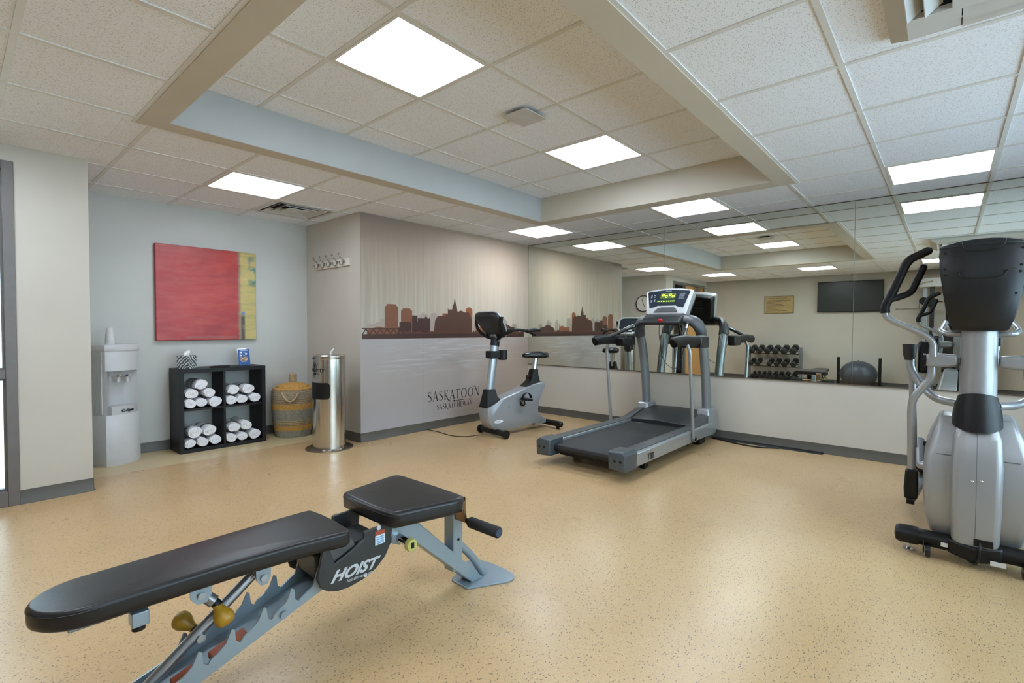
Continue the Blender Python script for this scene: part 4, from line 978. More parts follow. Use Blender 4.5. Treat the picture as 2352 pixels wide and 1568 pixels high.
# sloping toothed ladder rail: two plates joined by a floor strip
def ladder(y):
    """side plate with upward hooks, running down to the left"""
    x0, z0, x1, z1 = -4.585, 0.258, -5.42, 0.000
    sl = (z1-z0)/(x1-x0); top = lambda x: z0+0.045+(x-x0)*sl*0.93
    pts = [(x0, z0), (-4.60, 0.332), (-4.613, 0.334), (-4.632, 0.278), (-4.66, 0.262)]
    for hx in (-4.70, -4.79, -4.885, -4.975):
        t = top(hx)
        pts += [(hx+0.018, t-0.022), (hx+0.006, t-0.012), (hx+0.002, t+0.024), (hx-0.006, t+0.03), (hx-0.022, t-0.006), (hx-0.045, t-0.026), (hx-0.062, t-0.034)]
    pts += [(-5.2, top(-5.2)-0.02), (x1, 0.045), (x1, 0.0), (-5.36, 0.0)]
    return G().prism(pts, 'xz', y-0.003, y+0.003)
ladder(-2.85).build('ladder_plate', M_BLUEGREY, bn); ladder(-2.715).build('ladder_plate', M_BLUEGREY, bn)
g = G(); R_ = Matrix.Rotation(-math.atan2(0.245, 0.80), 3, 'Y')
g.loft([[(-4.56, -2.715, 0.262), (-4.56, -2.85, 0.262), (-4.56, -2.85, 0.268), (-4.56, -2.715, 0.268)], [(-5.40, -2.715, 0.004), (-5.40, -2.85, 0.004), (-5.40, -2.85, 0.010), (-5.40, -2.715, 0.010)]]).build('ladder_floor', M_BLUEGREY, bn)
for t0, t1 in ((0.33, 0.45), (0.50, 0.57)):
    pa = lambda t, dz: (-4.56-0.84*t, 0.268-0.258*t+dz)
    a, b = pa(t0, 0.001), pa(t1, 0.001)
    G().loft([[(a[0], -2.79, a[1]), (a[0], -2.842, a[1]), (a[0], -2.842, a[1]+0.02), (a[0], -2.79, a[1]+0.02)], [(b[0], -2.79, b[1]), (b[0], -2.842, b[1]), (b[0], -2.842, b[1]+0.02), (b[0], -2.79, b[1]+0.02)]]).build('rubber_liner', M_ORANGE, bn, bevel=0.003)
for x, z in ((-4.735, 0.255), (-5.015, 0.16)): G().lathe([(0.012, 0), (0.012, 0.006), (0.008, 0.009)], 14, (x, -2.862, z-0.03), 'y').build('rivet', M_BLUEGREY, bn)
G().box(-5.46, -5.38, -3.02, -2.53, 0, 0.045).build('rear_foot', M_BLUEGREY, bn, bevel=0.006)
# hinge shroud with lettering
sp = [(-4.640, 0.322), (-4.628, 0.285), (-4.60, 0.262), (-4.565, 0.250), (-4.52, 0.247), (-4.46, 0.255), (-4.41, 0.275), (-4.37, 0.308), (-4.345, 0.35), (-4.338, 0.41), (-4.345, 0.43), (-4.46, 0.428), (-4.462, 0.40), (-4.49, 0.385), (-4.575, 0.352), (-4.60, 0.42), (-4.618, 0.42)]
for y in (-2.893, -2.668): G().prism(sp, 'xz', y-0.006, y+0.006).build('hinge_shroud', M_SHROUD, bn, bevel=0.003)
G().prism([(-4.60, 0.42), (-4.575, 0.352), (-4.49, 0.385), (-4.50, 0.41)], 'xz', -2.885, -2.676).build('shroud_bridge', mat('dark_grey_shroud', '#4a4a4b', 0.35), bn)
G().box(-4.62, -4.36, -2.85, -2.70, 0.29, 0.38).build('hinge_block', M_SHROUD, bn, bevel=0.01)
M_LET = mat('silver_print', '#b9bfc2', 0.4)
d = Vector((0.2, 0, -0.008)).normalized(); u_ = Vector((0.008, 0, 0.2)).normalized()
text('HOIST', 'brand_lettering', M_LET, bn, (-4.594, -2.8996, 0.289), d, u_, 0.053, 0.0008, 0.04, 0.5, 1.0, 'LEFT', 1.17)
text('hoistfitness.com', 'web_lettering', M_LET, bn, (-4.532, -2.8996, 0.2685), d, u_, 0.0165, 0.0008, 0.006, 0.1, 1.0)
G().lathe([(0.007, 0), (0.007, 0.004)], 12, (-4.458, -2.9025, 0.268), 'y').build('shroud_screw', M_LET, bn)
G().lathe([(0.009, 0), (0.009, 0.004)], 12, (-4.40, -2.9025, 0.425), 'y').build('shroud_screw', M_LET, bn)
G().box(-4.415, -4.372, -2.9000, -2.8992, 0.398, 0.413).build('warning_band', mat('warning_orange', '#a4492c', 0.5), bn, smooth=0)
G().box(-4.415, -4.372, -2.9000, -2.8992, 0.362, 0.397).build('warning_label', mat('label_white', '#d4dde4', 0.5), bn, smooth=0)
for z in (0.39, 0.382, 0.374, 0.367): G().box(-4.41, -4.378, -2.9006, -2.8999, z-0.0018, z+0.0018).build('label_line', mat('label_blue', '#5d97c4', 0.5), bn, smooth=0)
# front strut, post, foot plate
fr_ = G(); fr_.loft([[(-4.30, -2.80, 0.385), (-4.30, -2.87, 0.385), (-4.22, -2.87, 0.405), (-4.22, -2.80, 0.405)], [(-3.885, -2.80, 0.008), (-3.885, -2.87, 0.008), (-3.815, -2.87, 0.008), (-3.815, -2.80, 0.008)]])
fr_.build('front_strut', M_BLUEGREY, bn, bevel=0.004)
G().prism([(-4.335, 0.40), (-4.21, 0.40), (-4.22, 0.365), (-4.265, 0.33), (-4.29, 0.318), (-4.325, 0.335)], 'xz', -2.88, -2.87).build('strut_gusset', M_BLUEGREY, bn)
G().box(-4.34, -4.06, -2.86, -2.81, 0.395, 0.42).build('seat_rail', M_BLUEGREY, bn, bevel=0.003)
G().box(-4.0, -3.942, -2.868, -2.806, 0.095, 0.425).build('front_post', M_BLUEGREY, bn, bevel=0.005)
G().lathe([(0.006, 0), (0.006, 0.003)], 10, (-3.97, -2.871, 0.235), 'y').build('post_hole', M_DARK, bn)
yk = G(); yk.tube([(-4.296, -2.865, 0.352), (-4.29, -2.93, 0.342)], 0.016, 16); yk.build('plunger_stem', M_CHROME, bn)
G().lathe([(0.0, 0), (0.022, 0.0), (0.025, 0.006), (0.024, 0.02), (0.016, 0.028), (0.0, 0.029)], 24, (-4.288, -2.957, 0.338), 'y').build('plunger_knob', mat('pale_yellow_knob', '#b7b468', 0.4), bn)
G().box(-4.295, -4.281, -2.9585, -2.957, 0.327, 0.349).build('plunger_label', M_BLK, bn, smooth=0)
ft = G(); ft.tube(fillet([(-3.955, -2.837, 0.215), (-3.85, -2.837, 0.105), (-3.79, -2.845, 0.01)], 0.05), 0.018, 14); ft.build('brace_tube', M_BLUEGREY, bn)
pl = [(-3.935, -2.885), (-3.93, -2.89), (-3.76, -2.985), (-3.725, -2.985), (-3.70, -2.96), (-3.69, -2.90), (-3.69, -2.80), (-3.70, -2.74), (-3.73, -2.70), (-3.77, -2.70), (-3.93, -2.78)]
G().prism(pl, 'xy', 0.0, 0.010).build('foot_plate', M_BLUEGREY, bn, bevel=0.002)
# hold-down roller and its bronze bracket
rb = G().prism([(-4.07, 0.462), (-3.985, 0.442), (-3.985, 0.425), (-4.05, 0.44)], 'xz', -2.93, -2.86); rb.prism([(-4.0, 0.442), (-3.985, 0.442), (-3.975, 0.335), (-3.99, 0.33)], 'xz', -2.93, -2.86)
rb.build('roller_bracket', M_COPPER, bn, bevel=0.002)
G().cyl((-3.975, -2.93, 0.335), (-3.975, -2.67, 0.335), 0.011).build('roller_axle', M_COPPER, bn)
for a, b in ((-2.945, -3.115), (-2.66, -2.50)):
    G().tube([(-3.972, a, 0.333), (-3.972, a+(b-a)*0.03, 0.333), (-3.972, b-(b-a)*0.03, 0.333), (-3.972, b, 0.333)], [0.021, 0.0235, 0.0235, 0.021], 20).build('foam_roller', M_FOAM, bn)
    G().cyl((-3.972, b, 0.333), (-3.972, b+(b-a)*0.012, 0.333), 0.018).build('roller_cap', mat('roller_end', '#2b3c52', 0.5), bn)
# ================================================================== TREADMILL
M_SILVER = mat('silver_paint', '#a3a9ad', 0.3, 0.55, var=0.03); M_SILVER_D = mat('grey_silver_paint', '#868c90', 0.32, 0.5, var=0.03)
M_GREY_PL = mat('grey_plastic', '#484b4d', 0.4, var=0.06, bump=0.05); M_CHAR = mat('charcoal_plastic', '#232527', 0.42, var=0.08, bump=0.06)
M_BELT = mat('running_belt', '#131415', 0.6, var=0.1, nscale=60, bump=0.25, bscale=500); M_GRIP = mat('black_grip', '#0b0b0c', 0.5, var=0.1, bump=0.15, bscale=350, spec=0.3)
M_LIGHTSIL = mat('bright_silver_plastic', '#c3c7c9', 0.28, 0.3, var=0.02)
YC = -2.24
tm = thing('treadmill', 'silver and black treadmill facing the mirror', 'treadmill', (-1.1, YC, 0))
def sym(y): return 2*YC-y
for s_ in (1, -1):
    Y = lambda y: y if s_ == 1 else sym(y)
    # side rail: silver flank with dark foot strip
    pr = [(Y(-1.815), 0.085), (Y(-1.935), 0.10), (Y(-1.935), 0.205), (Y(-1.83), 0.208), (Y(-1.812), 0.19)]
    G().loft([[(-1.93, a, b) for a, b in pr], [(-0.20, a, b) for a, b in pr]]).build('side_rail', M_SILVER, tm, bevel=0.006)
    G().box(-1.93, -0.52, Y(-1.826), Y(-1.93), 0.205, 0.213).build('foot_strip', M_GREY_PL, tm, bevel=0.003)
    cp = [(Y(-1.812), 0.075), (Y(-1.96), 0.085), (Y(-1.965), 0.225), (Y(-1.84), 0.232), (Y(-1.806), 0.205)]
    ec = lambda x, k: [(x, (a-Y(-1.885))*k+Y(-1.885), (b-0.15)*k+0.15) for a, b in cp]
    e = G().loft([ec(-1.90, 1.0), ec(-2.06, 1.0), ec(-2.085, 0.93), ec(-2.09, 0.8)]).build('end_cap', mat('blue_grey_cap', '#4d575d', 0.28, 0.3), tm, bevel=0.004)
    for dy in (-1.85, -1.90): G().cyl((-2.092, Y(dy), 0.155), (-2.085, Y(dy), 0.155), 0.011, 10).build('bolt_hole', M_DARK, e)
    # rear foot
    G().box(-1.62, -1.55, Y(-1.88), Y(-1.93), 0.0, 0.09).build('foot', M_BLK, tm, bevel=0.006)
    # boot at the base of the upright
    bt = lambda x0, x1, z, w: [(x0, Y(-1.90)-w*s_*0+(-w), z), (x1, Y(-1.90)-w, z), (x1, Y(-1.90)+w, z), (x0, Y(-1.90)+w, z)]
    G().loft([bt(-0.26, -0.07, 0.055, 0.06), bt(-0.30, -0.035, 0.12, 0.072), bt(-0.30, -0.03, 0.22, 0.072), bt(-0.275, -0.05, 0.345, 0.062)]).build('upright_boot', M_SILVER, tm, bevel=0.018, seg=3)
    # upright
    yy = Y(-1.90)
    up_ = catmull([(-0.165, yy, 0.30), (-0.185, yy, 0.5), (-0.225, yy, 0.75), (-0.285, yy, 0.97), (-0.345, yy, 1.12)], 5)
    G().tube(up_, 0.062, 18, ry=0.043, upv=(1, 0, 0)).build('upright', M_SILVER_D, tm)
    # shoulder from the upright to the dash
    shd = catmull([(-0.335, yy, 1.10), (-0.375, yy-0.005*s_, 1.18), (-0.42, yy-0.04*s_, 1.24), (-0.45, yy-0.11*s_, 1.268), (-0.46, yy-0.20*s_, 1.272), (-0.46, YC, 1.272)], 5)
    G().tube(shd, [0.068+0.012*math.sin(PI*min(1, k/12)) if k < 14 else 0.06 for k in range(len(shd))], 16, ry=[0.05 if k < 8 else 0.045 for k in range(len(shd))], upv=(1, 0, 0)).build('shoulder', M_GREY_PL, tm)
    # padded handrail
    yh = Y(-1.835)
    hp_ = catmull([(-1.19, yh, 1.045), (-1.16, yh, 1.052), (-0.95, yh, 1.062), (-0.70, yh, 1.055), (-0.45, yh, 1.06)], 4)
    n_ = len(hp_)
    G().tube(hp_, [0.034+0.016*min(1, k/3) for k in range(n_)], 14, ry=[0.022+0.014*min(1, k/3) for k in range(n_)], upv=(0, 0, 1)).build('handrail', M_GRIP, tm)
    G().box(-0.62, -0.40, yh-0.04, yh+0.04, 0.985, 1.10).build('handrail_mount', M_CHAR, tm, bevel=0.012)
    ch = [(-0.78, 0.99), (-0.60, 0.985), (-0.58, 1.075), (-0.79, 1.075)]
    G().prism(ch, 'xz', yh-0.005*s_, yh-0.105*s_).build('cup_holder', M_BLK, tm, bevel=0.015, seg=3)
    G().tube([(-0.93, yh-0.01*s_, 1.085), (-0.52, yh-0.14*s_, 1.225)], 0.0185, 12).build('sensor_bar', M_BLK, tm)
    G().tube([(-0.72, yh-0.077*s_, 1.163), (-0.60, yh-0.1146*s_, 1.2022)], 0.0195, 12).build('sensor_plate', M_CHROME, tm)
    # thin pole down to the rail
    yp = Y(-1.80)
    G().tube(fillet([(-0.90, Y(-1.828), 1.03), (-0.895, yp, 0.97), (-0.785, yp, 0.13)], 0.04), 0.0165, 12).build('support_pole', M_SILVER, tm)
    G().cyl((-0.775, Y(-1.78), 0.125), (-0.775, Y(-1.835), 0.125), 0.03, 16).build('pole_pivot', M_SILVER_D, tm)
    G().cyl((-0.775, Y(-1.775), 0.125), (-0.775, Y(-1.781), 0.125), 0.018, 12).build('pivot_cap', M_BLK, tm)
    G().box(-0.45, -0.30, Y(-1.86), Y(-1.92), 0.0, 0.08).build('front_foot', M_BLK, tm, bevel=0.01)
# belt loop around the rollers
bl = [(-2.0, 0.182), (-0.40, 0.182), (-0.36, 0.15), (-0.40, 0.118), (-2.0, 0.118), (-2.022, 0.126), (-2.033, 0.15), (-2.022, 0.174)]
G().prism(bl, 'xz', -1.94, sym(-1.94)).build('running_belt', M_BELT, tm, bevel=0.004)
text('VISION', 'belt_lettering', mat('grey_print', '#9a9c9e', 0.5), tm, (-0.66, -2.0, 0.1825), (0, -1, 0), (1, 0, 0), 0.03, 0.0005, 0.01)
G().box(-1.95, -0.3, -1.97, sym(-1.97), 0.08, 0.115).build('deck_frame', M_BLK, tm)
# motor hood
def hs(x, z, w, d): return [(x, YC-w, 0.10), (x, YC-w, z-d), (x, YC-w*0.86, z), (x, YC, z+0.012), (x, YC+w*0.86, z), (x, YC+w, z-d), (x, YC+w, 0.10)]
G().loft([hs(-0.60, 0.215, 0.33, 0.01), hs(-0.50, 0.245, 0.335, 0.02), hs(-0.30, 0.29, 0.33, 0.03), hs(-0.12, 0.30, 0.31, 0.04), hs(-0.06, 0.26, 0.30, 0.05)]).build('motor_hood', M_CHAR, tm, bevel=0.008, seg=3, smooth=45)
for s_ in (1, -1):
    Y = lambda y: y if s_ == 1 else sym(y)
    G().loft([[(-0.62, Y(-1.825), 0.19), (-0.62, Y(-1.925), 0.19), (-0.62, Y(-1.925), 0.218), (-0.62, Y(-1.83), 0.216)], [(-0.32, Y(-1.83), 0.19), (-0.32, Y(-1.925), 0.19), (-0.32, Y(-1.925), 0.285), (-0.32, Y(-1.835), 0.275)], [(-0.2, Y(-1.835), 0.19), (-0.2, Y(-1.925), 0.19), (-0.2, Y(-1.925), 0.31), (-0.2, Y(-1.84), 0.29)]]).build('hood_wing', M_GREY_PL, tm, bevel=0.006)
# dash with the red safety key
ds = [(-0.60, 1.21), (-0.40, 1.225), (-0.40, 1.305), (-0.50, 1.312), (-0.59, 1.268), (-0.615, 1.238)]
G().prism(ds, 'xz', YC-0.215, YC+0.215).build('dash', M_CHAR, tm, bevel=0.016, seg=3)
G().ell((-0.603, YC-0.012, 1.258), (0.012, 0.03, 0.016), 14, 8).build('stop_key', mat('red_plastic', '#c8141c', 0.35), tm)
cl_ = catmull([(-0.61, YC-0.012, 1.27), (-0.615, YC-0.01, 1.1), (-0.60, YC-0.05, 0.86), (-0.60, YC-0.17, 0.77), (-0.62, YC-0.25, 0.88), (-0.66, YC-0.29, 1.02)], 6)
G().tube(cl_, 0.0028, 6).build('safety_cord', M_BLK, tm)
# console: a tilted head
ca = math.radians(22); cc = Vector((-0.445, YC, 1.345))
ex = Vector((0, -1, 0)); ez = Vector((math.sin(ca), 0, math.cos(ca))); en = Vector((-math.cos(ca), 0, math.sin(ca)))   # across, up, out of the screen
def cp3(a, b, c=0.0): return cc+ex*a+ez*b+en*c
outl = [(-0.215, -0.025), (0.215, -0.025), (0.222, 0.0), (0.262, 0.235), (0.25, 0.252), (0.12, 0.272), (0, 0.278), (-0.12, 0.272), (-0.25, 0.252), (-0.262, 0.235), (-0.222, 0.0)]
G().loft([[cp3(a*0.9, b*0.95+0.005, -0.15) for a, b in outl], [cp3(a, b, -0.075) for a, b in outl]]).build('console_back', M_BLK, tm, bevel=0.012, seg=3)
con = G().loft([[cp3(a, b, -0.08) for a, b in outl], [cp3(a, b, 0.0) for a, b in outl], [cp3(a*0.95, b*0.96+0.004, 0.012) for a, b in outl]]).build('console_bezel', M_LIGHTSIL, tm, bevel=0.004)
scr = [(-0.185, 0.045), (-0.12, 0.06), (-0.10, 0.072), (0.10, 0.072), (0.12, 0.06), (0.185, 0.045), (0.232, 0.225), (0.222, 0.238), (0, 0.258), (-0.222, 0.238), (-0.232, 0.225)]
sc_ = G().loft([[cp3(a, b, 0.011) for a, b in scr], [cp3(a, b, 0.0135) for a, b in scr]]).build('console_screen', mat('navy_screen', '#262d38', 0.18, var=0.05), tm)
M_LED = emis('green_led', '#b6f03a', 2.2); M_LEDF = mat('led_frame', '#6b8a2e', 0.5); M_KEY = mat('key_print', '#9aa3ac', 0.5); M_LEDOFF = mat('led_window', '#4d5a24', 0.4)
def cq(nm, a0, a1, b0, b1, m, c0=0.0136, c1=0.0146, par=None): return G().loft([[cp3(a0, b0, c0), cp3(a1, b0, c0), cp3(a1, b1, c0), cp3(a0, b1, c0)], [cp3(a0, b0, c1), cp3(a1, b0, c1), cp3(a1, b1, c1), cp3(a0, b1, c1)]]).build(nm, m, par or sc_, smooth=0)
cq('display_window', -0.082, 0.082, 0.157, 0.213, M_LEDF); cq('display_glass', -0.079, 0.079, 0.160, 0.210, M_LEDOFF, 0.0146, 0.0150)
def seg7(x, on, w=0.022, h=0.036, b0=0.167, t=0.0038):
    S = {'a': (0, w, h-t/2, h+t/2), 'd': (0, w, -t/2, t/2), 'g': (0, w, h/2-t/2, h/2+t/2), 'f': (-t/2, t/2, h/2, h), 'b': (w-t/2, w+t/2, h/2, h), 'e': (-t/2, t/2, 0, h/2), 'c': (w-t/2, w+t/2, 0, h/2)}
    g = G()
    for k in on:
        a0, a1, c0, c1 = S[k]; sl_ = lambda a, b: x+a+b*0.18
        q = [(a0, c0), (a1, c0), (a1, c1), (a0, c1)]
        g.loft([[cp3(sl_(a, b), b0+b, 0.0150) for a, b in q], [cp3(sl_(a, b), b0+b, 0.0156) for a, b in q]])
    g.build('led_digit', M_LED, sc_, smooth=0)
for x, on in ((-0.066, 'abfg'), (-0.030, 'cdeg'), (0.008, 'abfg'), (0.044, 'cdeg')): seg7(x, on)
cq('status_window', -0.115, 0.085, 0.108, 0.138, mat('status_frame', '#3c4a2c', 0.4))
for k in range(10): cq('status_led', -0.105+0.0195*k, -0.0975+0.0195*k, 0.119, 0.127, M_LED, 0.0146, 0.0152)
for r in range(4):
    for c_ in range(3): cq('keypad_key', 0.128+0.019*c_-0.004*r*0.8, 0.143+0.019*c_-0.004*r*0.8, 0.198-0.0175*r, 0.211-0.0175*r, M_KEY, 0.0136, 0.0142); 
for r in range(4):
    for c_ in range(3): cq('keypad_face', 0.130+0.019*c_-0.004*r*0.8, 0.141+0.019*c_-0.004*r*0.8, 0.2-0.0175*r, 0.209-0.0175*r, MATS['navy_screen'], 0.0142, 0.0146)
for a, b in ((-0.19, 0.185), (-0.155, 0.19), (-0.19, 0.165), (-0.155, 0.17), (-0.185, 0.13), (-0.15, 0.135), (-0.185, 0.115), (-0.15, 0.12)): cq('preset_key', a, a+0.014, b, b+0.010, M_KEY)
text('VISION', 'brand_lettering', M_KEY, sc_, cp3(-0.035, 0.233, 0.0137), ex, ez, 0.02, 0.0006, 0.012)
led_ = [(-0.13, 0.0), (-0.09, 0.045), (-0.05, 0.055), (0.09, 0.055), (0.115, 0.035), (0.135, 0.0)]
G().loft([[cp3(a, b-0.005, 0.010) for a, b in led_], [cp3(a, b-0.005, 0.022) for a, b in led_]]).build('reading_ledge', M_GREY_PL, tm, bevel=0.003)
G().loft([[cp3(a, b, -0.06) for a, b in ((-0.2, -0.05), (0.2, -0.05), (0.205, -0.022), (-0.205, -0.022))], [cp3(a, b, 0.012) for a, b in ((-0.18, -0.05), (0.18, -0.05), (0.19, -0.022), (-0.19, -0.022))]]).build('console_neck', M_GREY_PL, tm, bevel=0.005)
text('T80', 'model_lettering', mat('dark_print', '#22262a', 0.5), tm, (-1.72, sym(-1.8115)-0.0012, 0.105), (1, 0, 0), (0, 0, 1), 0.075, 0.001, 0.008, 0.12)
for k in range(7):   # ventilation slots on the console back (seen in the mirror)
    b_ = 0.08+0.02*k; G().loft([[cp3(a, q, -0.1515) for a, q in ((-0.13, b_), (0.13, b_), (0.13, b_+0.008), (-0.13, b_+0.008))], [cp3(a, q, -0.149) for a, q in ((-0.13, b_), (0.13, b_), (0.13, b_+0.008), (-0.13, b_+0.008))]]).build('vent_slot', M_GREY_PL, tm)

# ================================================================== EXERCISE BIKE (local frame: +x towards the saddle end)
bi = thing('exercise_bike', 'silver upright exercise bike with black saddle beside the mural', 'exercise bike', (-1.165, -0.815, 0), local=True, rz=math.radians(-7))
M_SHELL = mat('silver_shell', '#9b9fa2', 0.36, 0.3, var=0.03)
prof = [(-0.40, 0.075), (-0.455, 0.11), (-0.495, 0.17), (-0.51, 0.25), (-0.505, 0.325), (-0.40, 0.36), (-0.345, 0.392), (-0.27, 0.415), (-0.10, 0.455), (0.05, 0.50), (0.20, 0.535), (0.33, 0.548), (0.362, 0.535), (0.367, 0.515), (0.31, 0.41), (0.26, 0.31), (0.245, 0.24), (0.255, 0.19), (0.30, 0.155), (0.345, 0.12), (0.345, 0.095), (0.20, 0.075), (-0.10, 0.055), (-0.30, 0.055)]
def shell(pf, w, inset, k=0.0):
    cx, cz = sum(p[0] for p in pf)/len(pf), sum(p[1] for p in pf)/len(pf)
    L_ = math.sqrt; sec = lambda y, s_: [(cx+(x-cx)*s_, y, cz+(z-cz)*s_) for x, z in pf]
    g = G(); g.loft([sec(-w, 1-inset), sec(-w*0.93, 1-inset*0.4), sec(-w*0.7, 1.0), sec(w*0.7, 1.0), sec(w*0.93, 1-inset*0.4), sec(w, 1-inset)]); return g
shell(prof, 0.085, 0.05).build('housing', M_SHELL, bi, smooth=40)
G().loft([[(0.20, -0.075, 0.05), (0.20, 0.075, 0.05), (0.20, 0.075, 0.19), (0.20, -0.075, 0.19)], [(0.40, -0.06, 0.055), (0.40, 0.06, 0.055), (0.40, 0.06, 0.11), (0.40, -0.06, 0.11)]]).build('tail_cover', M_SHELL, bi, bevel=0.012)
bt_ = lambda x0, x1, z0, z1, w: [(x0, -w, z0), (x1, -w, z1), (x1, w, z1), (x0, w, z0)]
G().loft([bt_(-0.515, -0.31, 0.315, 0.395, 0.075), bt_(-0.495, -0.35, 0.40, 0.43, 0.062), bt_(-0.475, -0.365, 0.515, 0.515, 0.045)]).build('mast_boot', M_BLK, bi, bevel=0.012, smooth=50)
G().tube([(-0.42, 0, 0.45), (-0.345, 0, 1.0)], 0.052, 18, ry=0.036, upv=(1, 0, 0)).build('mast', M_SILVER, bi)
G().tube([(-0.348, 0, 0.98), (-0.335, 0, 1.065)], 0.056, 18, ry=0.04, upv=(1, 0, 0)).build('mast_collar', M_BLK, bi)
# bottle holder
G().lathe([(0.042, 0), (0.052, 0.01), (0.052, 0.105), (0.047, 0.105), (0.045, 0.012), (0.0, 0.01)], 22, (-0.262, -0.03, 0.825)).build('bottle_holder', M_BLK, bi)
G().box(-0.44, -0.30, -0.05, 0.05, 0.845, 0.925).build('bottle_clamp', M_BLK, bi, bevel=0.01)
# console facing the saddle
bca = math.radians(38); bc = Vector((-0.30, 0, 1.065)); bx = Vector((0, 1, 0)); bz = Vector((-math.sin(bca), 0, math.cos(bca))); bn_ = Vector((math.cos(bca), 0, math.sin(bca)))
def b3(a, b, c=0.0): return bc+bx*a+bz*b+bn_*c
bo = [(-0.10, 0.0), (0.10, 0.0), (0.175, 0.10), (0.195, 0.27), (0.178, 0.315), (0.11, 0.33), (-0.11, 0.33), (-0.178, 0.315), (-0.195, 0.27), (-0.175, 0.10)]
sc2 = lambda k, c, dz=0.0: [b3(a*k, (b-0.15)*k+0.15+dz, c) for a, b in bo]
G().loft([sc2(0.55, -0.035), sc2(0.88, -0.02), sc2(1.0, 0.01), sc2(1.0, 0.03)]).build('console_back', M_CHAR, bi, bevel=0.008, smooth=50)
G().loft([sc2(1.02, 0.028), sc2(1.02, 0.045), sc2(0.95, 0.052)]).build('console_rim', M_LIGHTSIL, bi, bevel=0.003)
G().loft([sc2(0.82, 0.051), sc2(0.82, 0.054)]).build('console_screen', MATS['navy_screen'], bi)
for z in (0.02, 0.05): G().loft([[b3(a, b, 0.053) for a, b in ((-0.07, 0.03+z), (0.07, 0.03+z), (0.08, 0.05+z), (-0.08, 0.05+z))], [b3(a, b, 0.058) for a, b in ((-0.07, 0.03+z), (0.07, 0.03+z), (0.08, 0.05+z), (-0.08, 0.05+z))]]).build('console_keys', M_LIGHTSIL, bi)
G().obox(b3(0, 0.03, -0.02), (0.06, 0.09, 0.10), Matrix.Rotation(-bca, 3, 'Y')).build('console_neck', M_SILVER_D, bi, bevel=0.01)
for a in (-0.03, -0.045): G().cyl(b3(a, 0.27, -0.022), b3(a, 0.27, -0.004), 0.006, 10).build('back_screw', M_DARK, bi)
# handlebars: lower loop, upright horns and rear grips
for s_ in (-1, 1):
    lp_ = fillet([(-0.33, 0.0, 1.055), (-0.35, 0.08*s_, 1.062), (-0.39, 0.17*s_, 1.10), (-0.44, 0.21*s_, 1.19), (-0.43, 0.215*s_, 1.29)], 0.05)
    G().tube(lp_, 0.0165, 12).build('handlebar_horn', M_GRIP, bi)
    ar = fillet([(-0.36, 0.12*s_, 1.085), (-0.27, 0.225*s_, 1.16), (-0.10, 0.25*s_, 1.145), (0.02, 0.25*s_, 1.10)], 0.06)
    G().tube(ar, 0.0165, 12).build('handlebar_arm', M_GRIP, bi)
    G().tube(fillet([(-0.10, 0.25*s_, 1.14), (0.0, 0.25*s_, 1.155), (0.085, 0.245*s_, 1.15)], 0.03), [0.014, 0.021, 0.023, 0.023, 0.023, 0.023, 0.023, 0.024][:8] if False else 0.022, 12).build('rear_grip', M_BLK, bi)
    G().ell((0.085, 0.245*s_, 1.15), (0.022, 0.022, 0.022), 12, 8).build('grip_end', M_BLK, bi)
# saddle
def sad(x, w, zt, zb): return [(x, -w, zb+0.012), (x, -w*0.92, zt-0.012), (x, -w*0.5, zt), (x, 0, zt+0.004), (x, w*0.5, zt), (x, w*0.92, zt-0.012), (x, w, zb+0.012), (x, w*0.8, zb), (x, 0, zb-0.004), (x, -w*0.8, zb)]
G().loft([sad(0.075, 0.02, 0.868, 0.845), sad(0.10, 0.035, 0.885, 0.838), sad(0.17, 0.05, 0.897, 0.832), sad(0.25, 0.085, 0.90, 0.828), sad(0.325, 0.115, 0.902, 0.825), sad(0.385, 0.108, 0.895, 0.828), sad(0.405, 0.085, 0.88, 0.84)]).build('saddle', mat('saddle_vinyl', '#161618', 0.22, var=0.1), bi, smooth=70)
G().tube([(0.25, 0, 0.64), (0.275, 0, 0.835)], 0.036, 16, ry=0.03, upv=(1, 0, 0)).build('seat_post', M_CHROME, bi)
bt2 = lambda x0, x1, z0, z1, w: [(x0, -w, z0), (x1, -w, z1), (x1, w, z1), (x0, w, z0)]
G().loft([bt2(0.045, 0.30, 0.49, 0.545, 0.062), bt2(0.15, 0.295, 0.56, 0.58, 0.055), bt2(0.19, 0.28, 0.62, 0.63, 0.048), bt2(0.208, 0.283, 0.70, 0.70, 0.042)]).build('post_boot', M_BLK, bi, bevel=0.01, smooth=50)
kn = G().cyl((0.195, 0, 0.61), (0.155, 0, 0.615), 0.01, 10); kn.ell((0.145, 0, 0.616), (0.02, 0.022, 0.022), 14, 8); kn.build('post_knob', mat('maroon_knob', '#3a1518', 0.35), bi)
